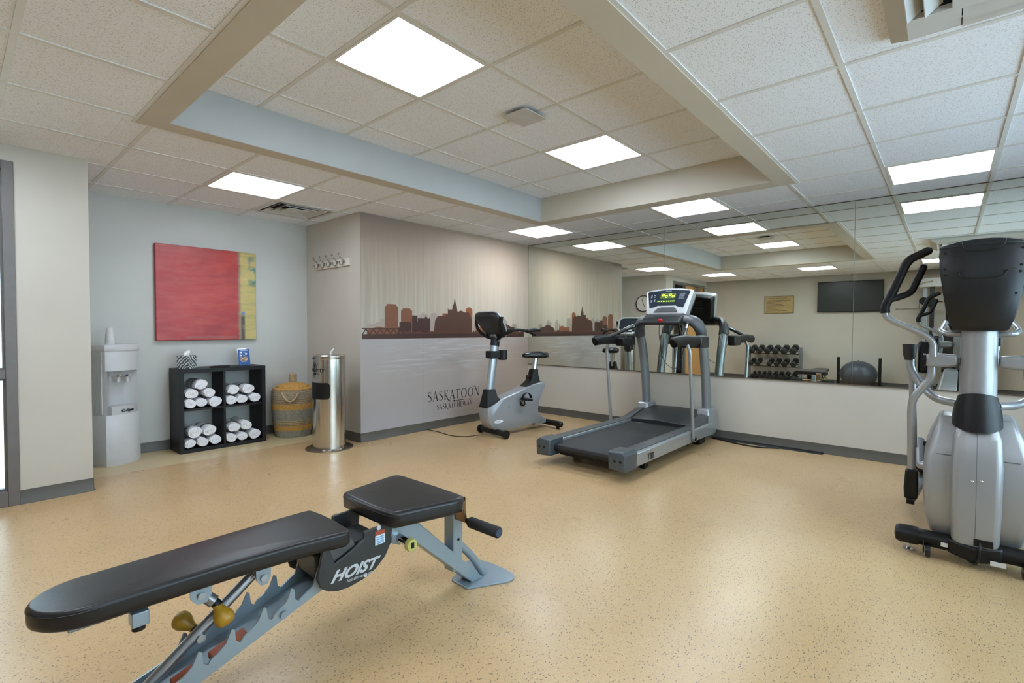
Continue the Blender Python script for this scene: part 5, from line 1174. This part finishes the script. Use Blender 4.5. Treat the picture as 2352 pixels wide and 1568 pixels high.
# cranks and pedals
for s_, a in ((-1, math.radians(200)), (1, math.radians(20))):
    cxy = Vector((-0.02, 0, 0.33)); px, pz = cxy.x+0.10*math.cos(a)*0.3, cxy.z+0.17*math.sin(a)*-0.35
    yc_ = s_*0.1
    G().cyl((-0.02, s_*0.08, 0.33), (-0.02, s_*0.115, 0.33), 0.03, 16).build('crank_hub', M_BLK, bi)
    G().tube([(-0.02, s_*0.11, 0.33), (px-0.005, s_*0.12, pz+0.03 if s_ < 0 else pz)], 0.016, 10).build('crank_arm', M_SILVER_D, bi)
    pc = Vector((-0.03, s_*0.175, 0.385)) if s_ < 0 else Vector((-0.01, s_*0.175, 0.28))
    R_ = Matrix.Rotation(math.radians(8), 3, 'Y')
    pe = G().obox(pc, (0.115, 0.085, 0.03), R_).build('pedal', M_BLK, bi, bevel=0.006)
    st_ = [(pc.x+0.062*math.cos(t), pc.y, pc.z+0.01+0.062*math.sin(t)) for t in [PI*k/12 for k in range(13)]]
    G().tube(st_, 0.02, 8, ry=0.003, upv=(0, 1, 0)).build('pedal_strap', M_BLK, pe)
lg = G(); lg.lathe([(0.0, 0), (1.0, 0), (1.0, 0.002)], 24); lg.xf(Matrix.Translation((-0.36, -0.0845, 0.165)) @ Matrix.Rotation(PI/2, 4, 'X') @ Matrix.Diagonal((0.062, 0.018, 1, 1)))
lg.build('brand_badge', mat('badge_white', '#dfe4ea', 0.3), bi)
text('VISION', 'brand_lettering', M_INK, bi, (-0.395, -0.0868, 0.159), (1, 0, 0), (0, 0, 1), 0.017, 0.0005)
G().cyl((-0.215, -0.082, 0.31), (-0.215, -0.087, 0.31), 0.012, 12).build('access_screw', M_SILVER_D, bi)
# stabilisers
G().tube([(-0.37, -0.20, 0.05), (-0.37, 0.20, 0.05)], 0.032, 16).build('front_stabiliser', M_BLK, bi)
for s_ in (-1, 1): G().lathe([(0.02, 0), (0.044, 0.004), (0.046, 0.02), (0.044, 0.036), (0.02, 0.04)], 20, (-0.37, s_*0.215-0.02, 0.0465), 'y').build('transport_wheel', M_BLK, bi)
G().tube([(0.43, -0.26, 0.062), (0.43, 0.26, 0.062)], 0.034, 16).build('rear_stabiliser', M_BLK, bi)
for s_ in (-1, 1):
    G().ell((0.43, s_*0.26, 0.062), (0.036, 0.03, 0.036), 14, 8).build('stabiliser_cap', M_BLK, bi)
    G().cyl((0.43, s_*0.22, 0.0), (0.43, s_*0.22, 0.03), 0.02, 12).build('levelling_foot', M_BLK, bi)

# ================================================================== CABLE COVER AND POWER LEADS
cc_ = G(); cc_.prism([(-0.075, 0.0), (-0.015, 0.0), (-0.022, 0.015), (-0.035, 0.02), (-0.055, 0.02), (-0.068, 0.015)], 'xz', -2.62, -3.62)
tag(cc_.build('floor_cable_cover', M_BLK), 'black rubber cable cover along the mirror wall base', 'cable cover')
tag(G().tube(catmull([(-0.06, -2.60, 0.012), (-0.11, -2.75, 0.008), (-0.17, -2.95, 0.008), (-0.175, -3.1, 0.008), (-0.12, -3.2, 0.008), (-0.085, -3.26, 0.008)], 8), 0.007, 8).build('power_lead', M_BLK), 'black power lead looping out beside the floor cable cover', 'cable')
tag(G().tube(catmull([(-1.67, -0.70, 0.02), (-1.78, -0.6, 0.006), (-1.85, -0.45, 0.006), (-1.82, -0.2, 0.006), (-1.84, -0.02, 0.012)], 8), 0.004, 8).build('power_lead', M_BLK), 'thin dark power lead from the bike to the mural wall', 'cable')
# ================================================================== ELLIPTICAL TRAINER
EY = -4.60
el = thing('elliptical_trainer', 'large silver elliptical trainer with black console at the right edge', 'elliptical trainer', (-1.6, EY, 0))
M_ESIL = mat('elliptical_silver', '#9b9d9f', 0.36, 0.4, var=0.02); M_ETUBE = mat('elliptical_tube', '#a0a4a8', 0.3, 0.45, var=0.02); M_EBLK = mat('elliptical_console_black', '#1b1c1e', 0.38, var=0.08, bump=0.05, spec=0.4)
def em(y): return 2*EY-y
# front stabiliser
G().tube([(-2.09, -4.335, 0.085), (-2.09, em(-4.335), 0.085)], 0.041, 18).build('front_stabiliser', M_BLK, el)
G().loft([[(-2.14, -4.50, 0.05), (-2.04, -4.50, 0.05), (-2.04, -4.50, 0.12), (-2.14, -4.50, 0.12)], [(-2.17, EY, 0.03), (-2.02, EY, 0.03), (-2.02, EY, 0.11), (-2.17, EY, 0.11)], [(-2.14, em(-4.50), 0.05), (-2.04, em(-4.50), 0.05), (-2.04, em(-4.50), 0.12), (-2.14, em(-4.50), 0.12)]]).build('stabiliser_sleeve', M_BLK, el, bevel=0.01)
for s_ in (1, -1):
    Y = (lambda y: y) if s_ == 1 else em
    G().tube([(-2.09, Y(-4.385), 0.085), (-2.09, Y(-4.31), 0.085), (-2.09, Y(-4.292), 0.085), (-2.09, Y(-4.286), 0.085)], [0.046, 0.047, 0.04, 0.02], 18).build('stabiliser_cap', M_BLK, el)
    wh = G().lathe([(0.012, 0), (0.03, 0.002), (0.033, 0.012), (0.03, 0.022), (0.012, 0.024)], 20, (-2.135, Y(-4.425)-0.012, 0.034), 'y').build('transport_wheel', mat('wheel_black', '#15171c', 0.2), el)
    G().box(-2.15, -2.08, Y(-4.405), Y(-4.41), 0.02, 0.09).build('wheel_bracket', M_BLK, el, bevel=0.004)
    G().lathe([(0.0, 0), (0.026, 0), (0.026, 0.006), (0.01, 0.01), (0.008, 0.05)], 16, (-2.07, Y(-4.345), 0)).build('levelling_foot', M_CHROME, el)
    # side cover (flywheel housing half)
    def sc_y(y, k):
        pf = [(-2.06, 0.115), (-2.105, 0.20), (-2.115, 0.37), (-2.10, 0.52), (-2.06, 0.66), (-2.02, 0.722), (-1.92, 0.742), (-1.78, 0.72), (-1.60, 0.64), (-1.42, 0.50), (-1.36, 0.36), (-1.38, 0.22), (-1.48, 0.10), (-1.75, 0.075)]
        cx, cz = -1.78, 0.30
        return [(cx+(x-cx)*k, Y(y), cz+(z-cz)*k) for x, z in pf]
    sd = G().loft([sc_y(-4.56, 1.0), sc_y(-4.435, 1.0), sc_y(-4.415, 0.985), sc_y(-4.403, 0.95), sc_y(-4.398, 0.88), sc_y(-4.395, 0.7)])
    for v_ in sd.v:
        t_ = max(0.0, min(1.0, (v_.z-0.5)/0.24)); b_ = max(0.0, min(1.0, (0.26-v_.z)/0.16)); q_ = (v_.y-EY)/(4.60-4.395)*(1 if s_ == 1 else 1)
        v_.y -= q_*(0.052*t_*t_*(3-2*t_)+0.03*b_)
    sd = sd.build('side_cover', M_ESIL, el, bevel=0.006, smooth=32)
    G().cyl((-1.93, Y(-4.4075), 0.55), (-1.93, Y(-4.39), 0.55), 0.012, 12).build('cover_plug', M_DARK, sd)
    for q0, q1 in ((-4.447, -4.512),):
        G().obox((-2.0985, Y((q0+q1)/2), 0.535), (0.003, abs(q1-q0), 0.0022)).build('cover_seam', mat('seam_grey', '#5a5c5e', 0.5), sd)
    # cross arm and moving handle
    G().loft([[(-2.035, Y(-4.525), 0.984), (-1.965, Y(-4.525), 0.984), (-1.965, Y(-4.525), 1.040), (-2.035, Y(-4.525), 1.040)], [(-2.04, Y(-4.47), 0.976), (-1.96, Y(-4.47), 0.976), (-1.96, Y(-4.47), 1.046), (-2.04, Y(-4.47), 1.046)], [(-2.035, Y(-4.394), 0.976), (-1.965, Y(-4.394), 0.976), (-1.965, Y(-4.394), 1.044), (-2.035, Y(-4.394), 1.044)]]).build('pivot_arm', M_ESIL, el, bevel=0.014, seg=3)
    G().cyl((-2.0, Y(-4.396), 1.01), (-2.0, Y(-4.384), 1.01), 0.034, 20).build('pivot_cap', M_BLK, el)
    P = lambda y, z, dx=0.0: (-2.03+dx, Y(y), z)
    G().tube(fillet([P(-4.426, 1.03), P(-4.426, 1.105), P(-4.385, 1.148), P(-4.252, 1.218), P(-4.221, 1.243), P(-4.219, 1.268)], 0.045, 6), 0.0158, 16).build('handle_tube', M_ETUBE, el)
    hg = G().tube(fillet([P(-4.219, 1.262), P(-4.216, 1.30), P(-4.245, 1.365), P(-4.303, 1.525), P(-4.322, 1.55), P(-4.392, 1.586)], 0.04, 6), 0.0215, 16)
    hg.ell(P(-4.392, 1.586), (0.0215, 0.0215, 0.0215), 12, 8); hg.build('handle_grip', M_GRIP, el)
    h2 = G().tube(fillet([P(-4.236, 1.335), P(-4.285, 1.352, 0.02), P(-4.327, 1.372, 0.03), P(-4.352, 1.44, 0.03), P(-4.375, 1.505, 0.03)], 0.03, 6), 0.0175, 16)
    h2.ell(P(-4.375, 1.505, 0.03), (0.0175, 0.0175, 0.0175), 12, 8); h2.build('inner_grip', M_GRIP, el)
    G().tube(fillet([(-2.0, Y(-4.421), 0.985), (-2.0, Y(-4.421), 0.915), (-1.985, Y(-4.345), 0.80), (-1.975, Y(-4.338), 0.74), (-1.93, Y(-4.345), 0.355)], 0.05, 6), 0.0185, 16).build('lower_arm', M_ETUBE, el)
    # clevis at the foot of the arm
    cv = G().loft([[(-1.965, Y(-4.372), 0.40), (-1.90, Y(-4.372), 0.40), (-1.90, Y(-4.318), 0.40), (-1.965, Y(-4.318), 0.40)], [(-1.965, Y(-4.375), 0.30), (-1.88, Y(-4.375), 0.30), (-1.88, Y(-4.312), 0.30), (-1.965, Y(-4.312), 0.30)], [(-1.95, Y(-4.372), 0.235), (-1.89, Y(-4.372), 0.235), (-1.89, Y(-4.314), 0.235), (-1.95, Y(-4.314), 0.235)]])
    cv.build('clevis', M_BLK, el, bevel=0.008)
    G().cyl((-1.925, Y(-4.36), 0.225), (-1.925, Y(-4.326), 0.225), 0.024, 16).build('clevis_roller', M_BLK, el)
    # pedal link and foot plate
    G().tube(fillet([(-1.915, Y(-4.345), 0.235), (-1.5, Y(-4.36), 0.20), (-1.1, Y(-4.385), 0.27), (-0.72, Y(-4.40), 0.30)], 0.1, 6), 0.024, 14).build('pedal_link', M_ETUBE, el)
    pp = [(-1.38, 0.265), (-1.02, 0.30), (-1.02, 0.34), (-1.05, 0.355), (-1.35, 0.325), (-1.40, 0.30)]
    G().prism(pp, 'xz', Y(-4.30), Y(-4.46)).build('foot_plate', M_BLK, el, bevel=0.012, seg=3)
    # crank disc
    G().tube(fillet([(-1.62, Y(-4.405), 0.36), (-1.60, Y(-4.37), 0.36), (-1.55, Y(-4.365), 0.46), (-1.52, Y(-4.36), 0.50)], 0.03), 0.026, 14).build('crank', M_ETUBE, el)
    # fixed outer bar with cup holder
    G().tube(fillet([(-2.0, Y(-4.525), 0.79), (-1.93, Y(-4.44), 0.795), (-1.88, Y(-4.375), 0.86), (-1.86, Y(-4.322), 0.955), (-1.86, Y(-4.325), 1.045)], 0.06, 6), 0.0205, 16).build('fixed_bar', M_ETUBE, el)
    G().tube([(-1.82, Y(-4.33), 1.0), (-1.80, Y(-4.345), 0.5)], 0.017, 14).build('rear_post', M_ETUBE, el)
    G().lathe([(0.022, 0), (0.03, 0.03), (0.034, 0.09), (0.031, 0.09), (0.0, 0.02)], 18, (-1.86, Y(-4.32), 1.0)).build('bottle_cup', M_CHAR, el)
    G().prism([(-1.84, 0.93), (-1.78, 0.92), (-1.76, 1.09), (-1.82, 1.11)], 'xz', Y(-4.355), Y(-4.41)).build('accessory_tray', M_BLK, el, bevel=0.012)
    # heart rate bar under the console
    G().tube(fillet([(-2.0, Y(-4.53), 1.150), (-2.0, Y(-4.475), 1.150), (-1.93, Y(-4.452), 1.165), (-1.80, Y(-4.47), 1.21)], 0.025, 6), 0.0135, 14).build('pulse_bar', M_ETUBE, el)
# central spine of the housing
def spn(z, x, w, d): return [(x+d, EY-w, z), (x+0.02, EY-w, z), (x+0.003, EY-w*0.82, z), (x, EY-w*0.4, z), (x, EY+w*0.4, z), (x+0.003, EY+w*0.82, z), (x+0.02, EY+w, z), (x+d, EY+w, z)]
sp_ = G().loft([spn(0.10, -2.15, 0.07, 0.1), spn(0.13, -2.155, 0.088, 0.12), spn(0.30, -2.155, 0.094, 0.14), spn(0.50, -2.14, 0.096, 0.16), spn(0.63, -2.112, 0.090, 0.18), spn(0.69, -2.085, 0.074, 0.16), spn(0.715, -2.07, 0.06, 0.14)]).build('front_spine', M_ESIL, el, bevel=0.01, smooth=40)
G().tube([(-2.1548, EY, 0.135), (-2.1548, EY, 0.30), (-2.1398, EY, 0.50), (-2.1118, EY, 0.63), (-2.1, EY, 0.66)], 0.0012, 6).build('spine_seam', mat('seam_grey', '#5a5c5e', 0.5), sp_)
for dy in (0.014, -0.018): G().ell((-2.1455, EY+dy, 0.43-dy*0.2), (0.004, 0.0065, 0.0065), 10, 6).build('spine_screw', M_CHROME, sp_)
G().box(-2.158, -2.145, -4.595, -4.665, 0.118, 0.152).build('power_socket', M_BLK, sp_, bevel=0.002)
G().tube(catmull([(-2.16, -4.618, 0.135), (-2.185, -4.618, 0.115), (-2.19, -4.612, 0.06), (-2.175, -4.60, 0.035), (-2.13, -4.58, 0.03)], 5), 0.006, 8).build('power_plug_lead', M_BLK, el)
G().box(-2.136, -2.1325, -4.475, -4.525, 0.072, 0.092).build('rating_label', mat('label_paper', '#c9c9c6', 0.5), el)
G().box(-2.176, -2.171, -4.655, -4.71, 0.045, 0.066).build('barcode_label', mat('label_paper', '#c9c9c6', 0.5), el)
# collar, column
def ovl(z, x, rx, ry, n=28): return [(x+rx*math.cos(2*PI*k/n), EY+ry*math.sin(2*PI*k/n), z) for k in range(n)]
cl2 = G()
def slant(z, dz, x, rx, ry, n=28): return [(x+rx*math.cos(2*PI*k/n), EY+ry*math.sin(2*PI*k/n), z+dz*math.cos(2*PI*k/n)) for k in range(n)]
cl2.loft([slant(0.70, 0.035, -2.01, 0.118, 0.098), slant(0.76, 0.01, -2.008, 0.108, 0.092), slant(0.828, -0.028, -2.005, 0.085, 0.0765)]).build('column_collar', M_BLK, el, smooth=45)
G().loft([ovl(0.72, -2.005, 0.075, 0.073), ovl(1.0, -2.005, 0.073, 0.071), ovl(1.20, -2.0, 0.072, 0.07)]).build('column', M_ESIL, el)
# console shell (its back faces the viewer)
def csec(z, xb, xf, w, n=10):
    out = []
    for k in range(n+1):
        t = -1+2*k/n; out.append((xb+0.035*abs(t)**2.6, EY+t*w, z))
    for k in range(n+1):
        t = 1-2*k/n; out.append((xf, EY+t*w*0.98, z))
    return out
cs = G().loft([csec(1.165, -2.09, -1.96, 0.085), csec(1.172, -2.105, -1.94, 0.102), csec(1.22, -2.13, -1.92, 0.118), csec(1.32, -2.15, -1.90, 0.138), csec(1.44, -2.155, -1.88, 0.154), csec(1.54, -2.145, -1.86, 0.162), csec(1.585, -2.13, -1.85, 0.160)])
top = []
csb = cs.build('console_shell', M_EBLK, el, bevel=0.006, smooth=60)
tp_ = []
def crown(z, k, dx):
    pts = csec(1.585, -2.13, -1.85, 0.160); 
    return [(-1.99+(x+1.99)*k+dx, EY+(y-EY)*k, z+0.022*(1-((y-EY)/0.160)**2)) for x, y, z_ in pts]
G().loft([[(x, y, 1.583) for x, y, z in csec(1.585, -2.13, -1.85, 0.160)], crown(1.588, 1.0, 0), crown(1.594, 0.96, 0)]).build('console_top', M_EBLK, csb, smooth=60)
G().loft([[(x+0.006, y, z+0.004) for x, y, z in crown(1.588, 1.0, 0.03)], [(x+0.006, y, z+0.012) for x, y, z in crown(1.588, 0.98, 0.035)]]).build('console_rim', M_LIGHTSIL, csb, smooth=60)
G().box(-1.868, -1.852, EY-0.13, EY+0.13, 1.22, 1.57).build('console_screen', MATS['navy_screen'], el, bevel=0.004)
for dy, z in ((0.137, 1.555), (-0.137, 1.558), (0.137, 1.475), (-0.132, 1.478), (0.134, 1.445), (-0.130, 1.447), (0.122, 1.345), (-0.118, 1.345)):
    zs = [1.22, 1.32, 1.44, 1.54, 1.585]; xb_ = [-2.13, -2.15, -2.155, -2.145, -2.13]; ws_ = [0.122, 0.138, 0.154, 0.162, 0.160]
    i_ = max(k for k in range(4) if zs[k] <= z); f_ = (z-zs[i_])/(zs[i_+1]-zs[i_])
    xs = xb_[i_]+(xb_[i_+1]-xb_[i_])*f_+0.035*(abs(dy)/(ws_[i_]+(ws_[i_+1]-ws_[i_])*f_))**2.6
    G().cyl((xs-0.0022, EY+dy, z), (xs+0.01, EY+dy, z), 0.006, 10).build('screw_hole', M_DARK, csb)
def groove(pts, nm): G().tube(catmull(pts, 5), 0.0022, 6).build(nm, mat('groove_black', '#0d0e0f', 0.5), csb)
groove([(-2.149, EY+0.078, 1.604), (-2.150, EY+0.070, 1.575), (-2.1505, EY+0.05, 1.562), (-2.151, EY, 1.559), (-2.1505, EY-0.05, 1.562), (-2.150, EY-0.072, 1.577), (-2.149, EY-0.08, 1.604)], 'handle_groove')
groove([(-2.115, EY+0.148, 1.462), (-2.14, EY+0.11, 1.455), (-2.152, EY+0.085, 1.452), (-2.154, EY+0.08, 1.44), (-2.1565, EY+0.06, 1.426), (-2.157, EY, 1.423), (-2.1565, EY-0.06, 1.426), (-2.154, EY-0.08, 1.44), (-2.152, EY-0.085, 1.454), (-2.14, EY-0.11, 1.457), (-2.115, EY-0.148, 1.466)], 'panel_groove')
for s_ in (1, -1): G().obox((-2.154, EY+s_*0.083, 1.452), (0.006, 0.010, 0.008)).build('panel_clip', M_DARK, csb)
# rear of the frame
G().box(-1.6, -0.42, EY-0.045, EY+0.045, 0.05, 0.12).build('frame_beam', M_BLK, el, bevel=0.01)
G().tube([(-0.42, -4.30, 0.075), (-0.42, em(-4.30), 0.075)], 0.04, 16).build('rear_stabiliser', M_BLK, el)
G().prism([(-1.35, 0.10), (-0.60, 0.10), (-0.45, 0.13), (-0.62, 0.24), (-0.95, 0.21), (-1.30, 0.30)], 'xz', EY-0.055, EY+0.055).build('rear_cover', M_ESIL, el, bevel=0.015)
for y in (-4.33, em(-4.33)): G().cyl((-0.42, y, 0), (-0.42, y, 0.04), 0.025, 12).build('levelling_foot', M_BLK, el)
# ================================================================== REAR SIDE OF THE ROOM (seen in the mirrors)
# television
tv = thing('television', 'black wall mounted television, seen in the mirror', 'television', (XL+0.04, -2.90, 1.87))
G().box(XL+0.03, XL+0.065, -3.485, -2.318, 1.545, 2.195).build('cabinet', M_BLK, tv, bevel=0.006)
G().box(XL+0.0655, XL+0.067, -3.472, -2.331, 1.565, 2.182).build('screen', mat('tv_screen', '#2b2e2c', 0.3, var=0.03), tv)
G().box(XL+0.001, XL+0.03, -3.05, -2.75, 1.75, 2.0).build('wall_bracket', M_BLK, tv)
# notice board
nb = thing('notice_plaque', 'tan gym rules plaque with printed lines, seen in the mirror', 'plaque', (XL+0.01, -1.547, 1.735))
G().box(XL, XL+0.018, -1.848, -1.247, 1.537, 1.935).build('board', wood_mat('plaque_frame', '#7d6540', '#937a4d'), nb, bevel=0.003)
G().box(XL+0.018, XL+0.020, -1.832, -1.263, 1.553, 1.919).build('face', mat('plaque_face', '#b39a67', 0.5, var=0.06), nb)
text('FITNESS CENTRE RULES', 'heading_lettering', mat('plaque_print', '#4d3c22', 0.5), nb, (XL+0.0205, -1.35, 1.87), (0, -1, 0), (0, 0, 1), 0.034, 0.0004, 0.01)
rnd = random.Random(3)
for k in range(9):
    z = 1.835-0.03*k; w = rnd.uniform(0.25, 0.46) if k else 0.5
    G().box(XL+0.0202, XL+0.0206, -1.29-w, -1.29, z-0.004, z+0.004).build('printed_line', MATS['plaque_print'], nb, smooth=0)
# wall clock on the alcove side wall
ck = thing('wall_clock', 'round white wall clock with black rim, seen in the mirror', 'clock', (PX+0.01, 0.60, 1.73))
G().lathe([(0.165, 0.0), (0.178, 0.0), (0.182, 0.018), (0.178, 0.034), (0.168, 0.036), (0.165, 0.02)], 40, (PX, 0.60, 1.73), 'x', ring=True).build('rim', M_BLK, ck)
G().lathe([(0.0, 0.0), (0.17, 0.0), (0.17, 0.018), (0.0, 0.018)], 40, (PX, 0.60, 1.73), 'x').build('dial', mat('clock_dial', '#dedcd2', 0.5, var=0.02), ck)
for k in range(12):
    a = 2*PI*k/12; n_ = str(12 if k == 0 else k)
    text(n_, 'dial_number', M_INK, ck, (PX+0.0186, 0.60+0.128*math.sin(a), 1.73+0.128*math.cos(a)-0.012), (0, 1, 0), (0, 0, 1), 0.036, 0.0004, 0.0, 0, 1, 'CENTER')
for a, L_, w in ((math.radians(200), 0.085, 0.005), (math.radians(20), 0.12, 0.004)):
    G().tube([(PX+0.022, 0.60, 1.73), (PX+0.022, 0.60+L_*math.sin(a), 1.73+L_*math.cos(a))], w, 6).build('hand', M_BLK, ck)
# dumbbell rack
DRX = -6.93
dk = thing('dumbbell_rack', 'three tier grey steel dumbbell rack against the rear wall, seen in the mirror', 'rack', (DRX, -1.53, 0))
M_RK = mat('rack_grey', '#7d8184', 0.35, 0.4)
for y in (-1.0, -2.06):
    G().box(DRX-0.03, DRX+0.03, y-0.03, y+0.03, 0.03, 0.78).build('post', M_RK, dk, bevel=0.004)
    G().box(DRX-0.22, DRX+0.22, y-0.03, y+0.03, 0.0, 0.04).build('foot', M_RK, dk, bevel=0.006)
tiers = [0.66, 0.375, 0.10]
for z in tiers:
    for dx, dz in ((-0.105, 0.028), (0.105, -0.028)):
        G().box(DRX+dx-0.03, DRX+dx+0.03, -2.04, -1.02, z+dz-0.012, z+dz).build('shelf_rail', M_BLK, dk, bevel=0.003)
    for y in (-1.03, -2.03): G().tube([(DRX-0.13, y, z+0.03), (DRX+0.13, y, z-0.04)], 0.016, 8).build('tier_arm', M_RK, dk)
M_HEX = mat('black_rubber_hex', '#1d1e1f', 0.5, var=0.12, bump=0.15, bscale=250)
def make_db(r, L_, nm):
    t = thing('hex_dumbbell', '', 'dumbbell', (0, 0, 0), 'hex dumbbells on the rack', local=True)
    for s_ in (-1, 1):
        hx = lambda x, k: [(x, r*k*math.cos(PI/3*q), r*k*math.sin(PI/3*q)) for q in range(6)]
        a, b = s_*0.055, s_*L_/2
        G().loft([hx(a, 0.8), hx(a+s_*0.01, 1.0), hx(b-s_*0.02, 1.0), hx(b, 0.72)]).build('head', M_HEX, t, bevel=0.003)
    G().tube([(-0.06, 0, 0), (0, 0, 0), (0.06, 0, 0)], [0.014, 0.017, 0.014], 12).build('grip', M_CHROME, t); return t
DB = []
for tier, ys, rs, names in ((0, [-1.09, -1.25, -1.42, -1.58, -1.755, -1.935], [0.068, 0.07, 0.07, 0.072, 0.076, 0.08], 'top'),
                            (1, [-1.075, -1.215, -1.46, -1.61, -1.77, -1.945], [0.054, 0.058, 0.058, 0.06, 0.066, 0.07], 'middle'),
                            (2, [-1.10, -1.20, -1.31, -1.42, -1.55, -1.67, -1.80, -1.94], [0.036, 0.038, 0.042, 0.045, 0.048, 0.05, 0.053, 0.056], 'bottom')):
    order = ['leftmost', 'second from left', 'third from left', 'fourth from left', 'fifth from left', 'sixth from left', 'seventh from left', 'eighth from left']
    for k, (y, r) in enumerate(zip(ys, rs)):
        t = make_db(r, 0.26+r*0.9, names)
        tl = math.atan2(0.056, 0.21)
        t.rotation_euler = (0, tl, 0); t.location = (DRX+0.005, y, tiers[tier]+r*0.868*math.cos(tl)+0.003)
        o_ = order[k]
        if k == len(ys)-1: o_ = 'rightmost'
        t['label'] = 'black hex dumbbell, %s on the %s tier as seen in the mirror' % (o_, names)
# exercise ball in its stand
sb = thing('ball_stand', 'black stand with two upright posts holding the exercise ball, seen in the mirror', 'stand', (-6.86, -3.12, 0))
for y in (-2.77, -3.47):
    G().box(-6.90, -6.85, y-0.025, y+0.025, 0.03, 0.60).build('post', M_BLK, sb, bevel=0.004)
    G().box(-7.1, -6.6, y-0.025, y+0.025, 0, 0.035).build('foot', M_BLK, sb, bevel=0.004)
G().box(-7.09, -7.05, -3.45, -2.79, 0.0, 0.03).build('rail', M_BLK, sb)
eb = thing('exercise_ball', 'large dark grey exercise ball between two black posts, seen in the mirror', 'exercise ball', (-6.83, -3.12, 0))
bl_ = G(); secs_ = []
for i in range(25):
    a = -PI/2+PI*i/24; q = max(math.cos(a), 1e-3); rr = 0.32*(1+0.006*math.cos(a*22)); secs_.append([(-6.83+rr*q*math.cos(2*PI*k/36), -3.12+rr*q*math.sin(2*PI*k/36), 0.268+0.268*math.sin(a)) for k in range(36)])
bl_.loft(secs_); bl_.build('ball', mat('ball_vinyl', '#454a52', 0.38, var=0.06), eb, smooth=60)
G().lathe([(0.012, 0), (0.012, 0.01), (0.006, 0.012)], 12, (-6.83, -3.12, 0.535)).build('valve', M_BLK, eb)
# cable gym
cg = thing('cable_gym', 'white and grey multi station cable gym with pads, seen in the mirror', 'gym machine', (-6.75, -4.55, 0))
M_GW = mat('gym_white', '#c9cac8', 0.35, var=0.03)
for y in (-4.14, -4.24, -5.1):
    G().box(-6.93, -6.86, y-0.035, y+0.035, 0.04, 2.0).build('upright', M_SILVER if y != -4.24 else M_CHAR, cg, bevel=0.006)
for k in range(26): G().cyl((-6.8605, -4.24, 0.25+0.06*k), (-6.857, -4.24, 0.25+0.06*k), 0.011, 8).build('adjust_hole', M_DARK, cg)
G().box(-7.05, -6.2, -4.3, -4.08, 0, 0.05).build('base_beam', M_SILVER_D, cg, bevel=0.006); G().box(-7.05, -6.2, -5.16, -5.04, 0, 0.05).build('base_beam', M_SILVER_D, cg, bevel=0.006); G().box(-6.95, -6.85, -5.1, -4.1, 0.0, 0.05).build('base_beam', M_SILVER_D, cg, bevel=0.006)
tp2 = [(-4.05, 1.98), (-4.05, 2.08), (-4.12, 2.15), (-4.6, 2.17), (-5.1, 2.15), (-5.18, 2.08), (-5.18, 1.98)]
G().prism(tp2, 'yz', -7.0, -6.78).build('top_cowl', M_GW, cg, bevel=0.012)
G().tube([(-6.80, -4.10, 2.03), (-6.55, -4.02, 2.02), (-6.45, -4.25, 2.06)], 0.014, 8).build('pull_up_bar', M_CHROME, cg)
G().box(-6.98, -6.80, -4.30, -4.16, 1.62, 1.76).build('carriage', M_BLK, cg, bevel=0.01)
pk = G().cyl((-6.82, -4.30, 1.70), (-6.82, -4.40, 1.70), 0.01, 10); pk.build('plunger', M_BLK, cg); G().ell((-6.82, -4.42, 1.70), (0.026, 0.03, 0.026), 14, 8).build('plunger_knob', mat('yellow_knob', '#c79a25', 0.4), cg)
G().lathe([(0.02, -0.02), (0.07, -0.02), (0.055, 0), (0.07, 0.02), (0.02, 0.02)], 20, (-6.80, -4.12, 1.72), 'x').build('pulley', M_BLK, cg)
G().tube([(-6.80, -4.06, 1.72), (-6.80, -4.055, 1.55)], 0.004, 6).build('cable', M_BLK, cg)
G().tube([(-6.80, -3.70, 1.57), (-6.80, -4.10, 1.57)], 0.013, 10).build('lat_bar', M_CHROME, cg)
for k in range(14): G().box(-6.97, -6.85, -4.95, -4.65, 0.1+0.055*k, 0.15+0.055*k).build('weight_plate', M_CHAR, cg, bevel=0.003)
for y in (-4.72, -4.88): G().cyl((-6.91, y, 0.05), (-6.91, y, 2.0), 0.012, 10).build('guide_rod', M_CHROME, cg)
G().box(-6.80, -6.74, -4.98, -4.62, 0.1, 1.9).build('stack_shroud', M_GW, cg, bevel=0.01)
G().box(-6.55, -6.15, -4.74, -4.40, 0.42, 0.50).build('seat_pad', M_VINYL, cg, bevel=0.02, seg=3)
G().box(-6.66, -6.58, -4.74, -4.40, 0.55, 1.15).build('back_pad', M_VINYL, cg, bevel=0.02, seg=3)
G().box(-6.45, -6.35, -4.62, -4.52, 0.05, 0.42).build('seat_post', M_SILVER, cg, bevel=0.005)
for y in (-4.28, -4.86): G().tube(fillet([(-6.7, y, 1.2), (-6.4, y, 1.1), (-6.25, y+0.1*(1 if y > -4.5 else -1)*-1, 0.95)], 0.08), 0.02, 12).build('press_arm', M_ETUBE, cg)
for y in (-4.52, -4.66): G().tube([(-6.12, y-0.12, 0.32), (-6.12, y+0.12, 0.32)], 0.05, 16).build('leg_roller', M_FOAM, cg)
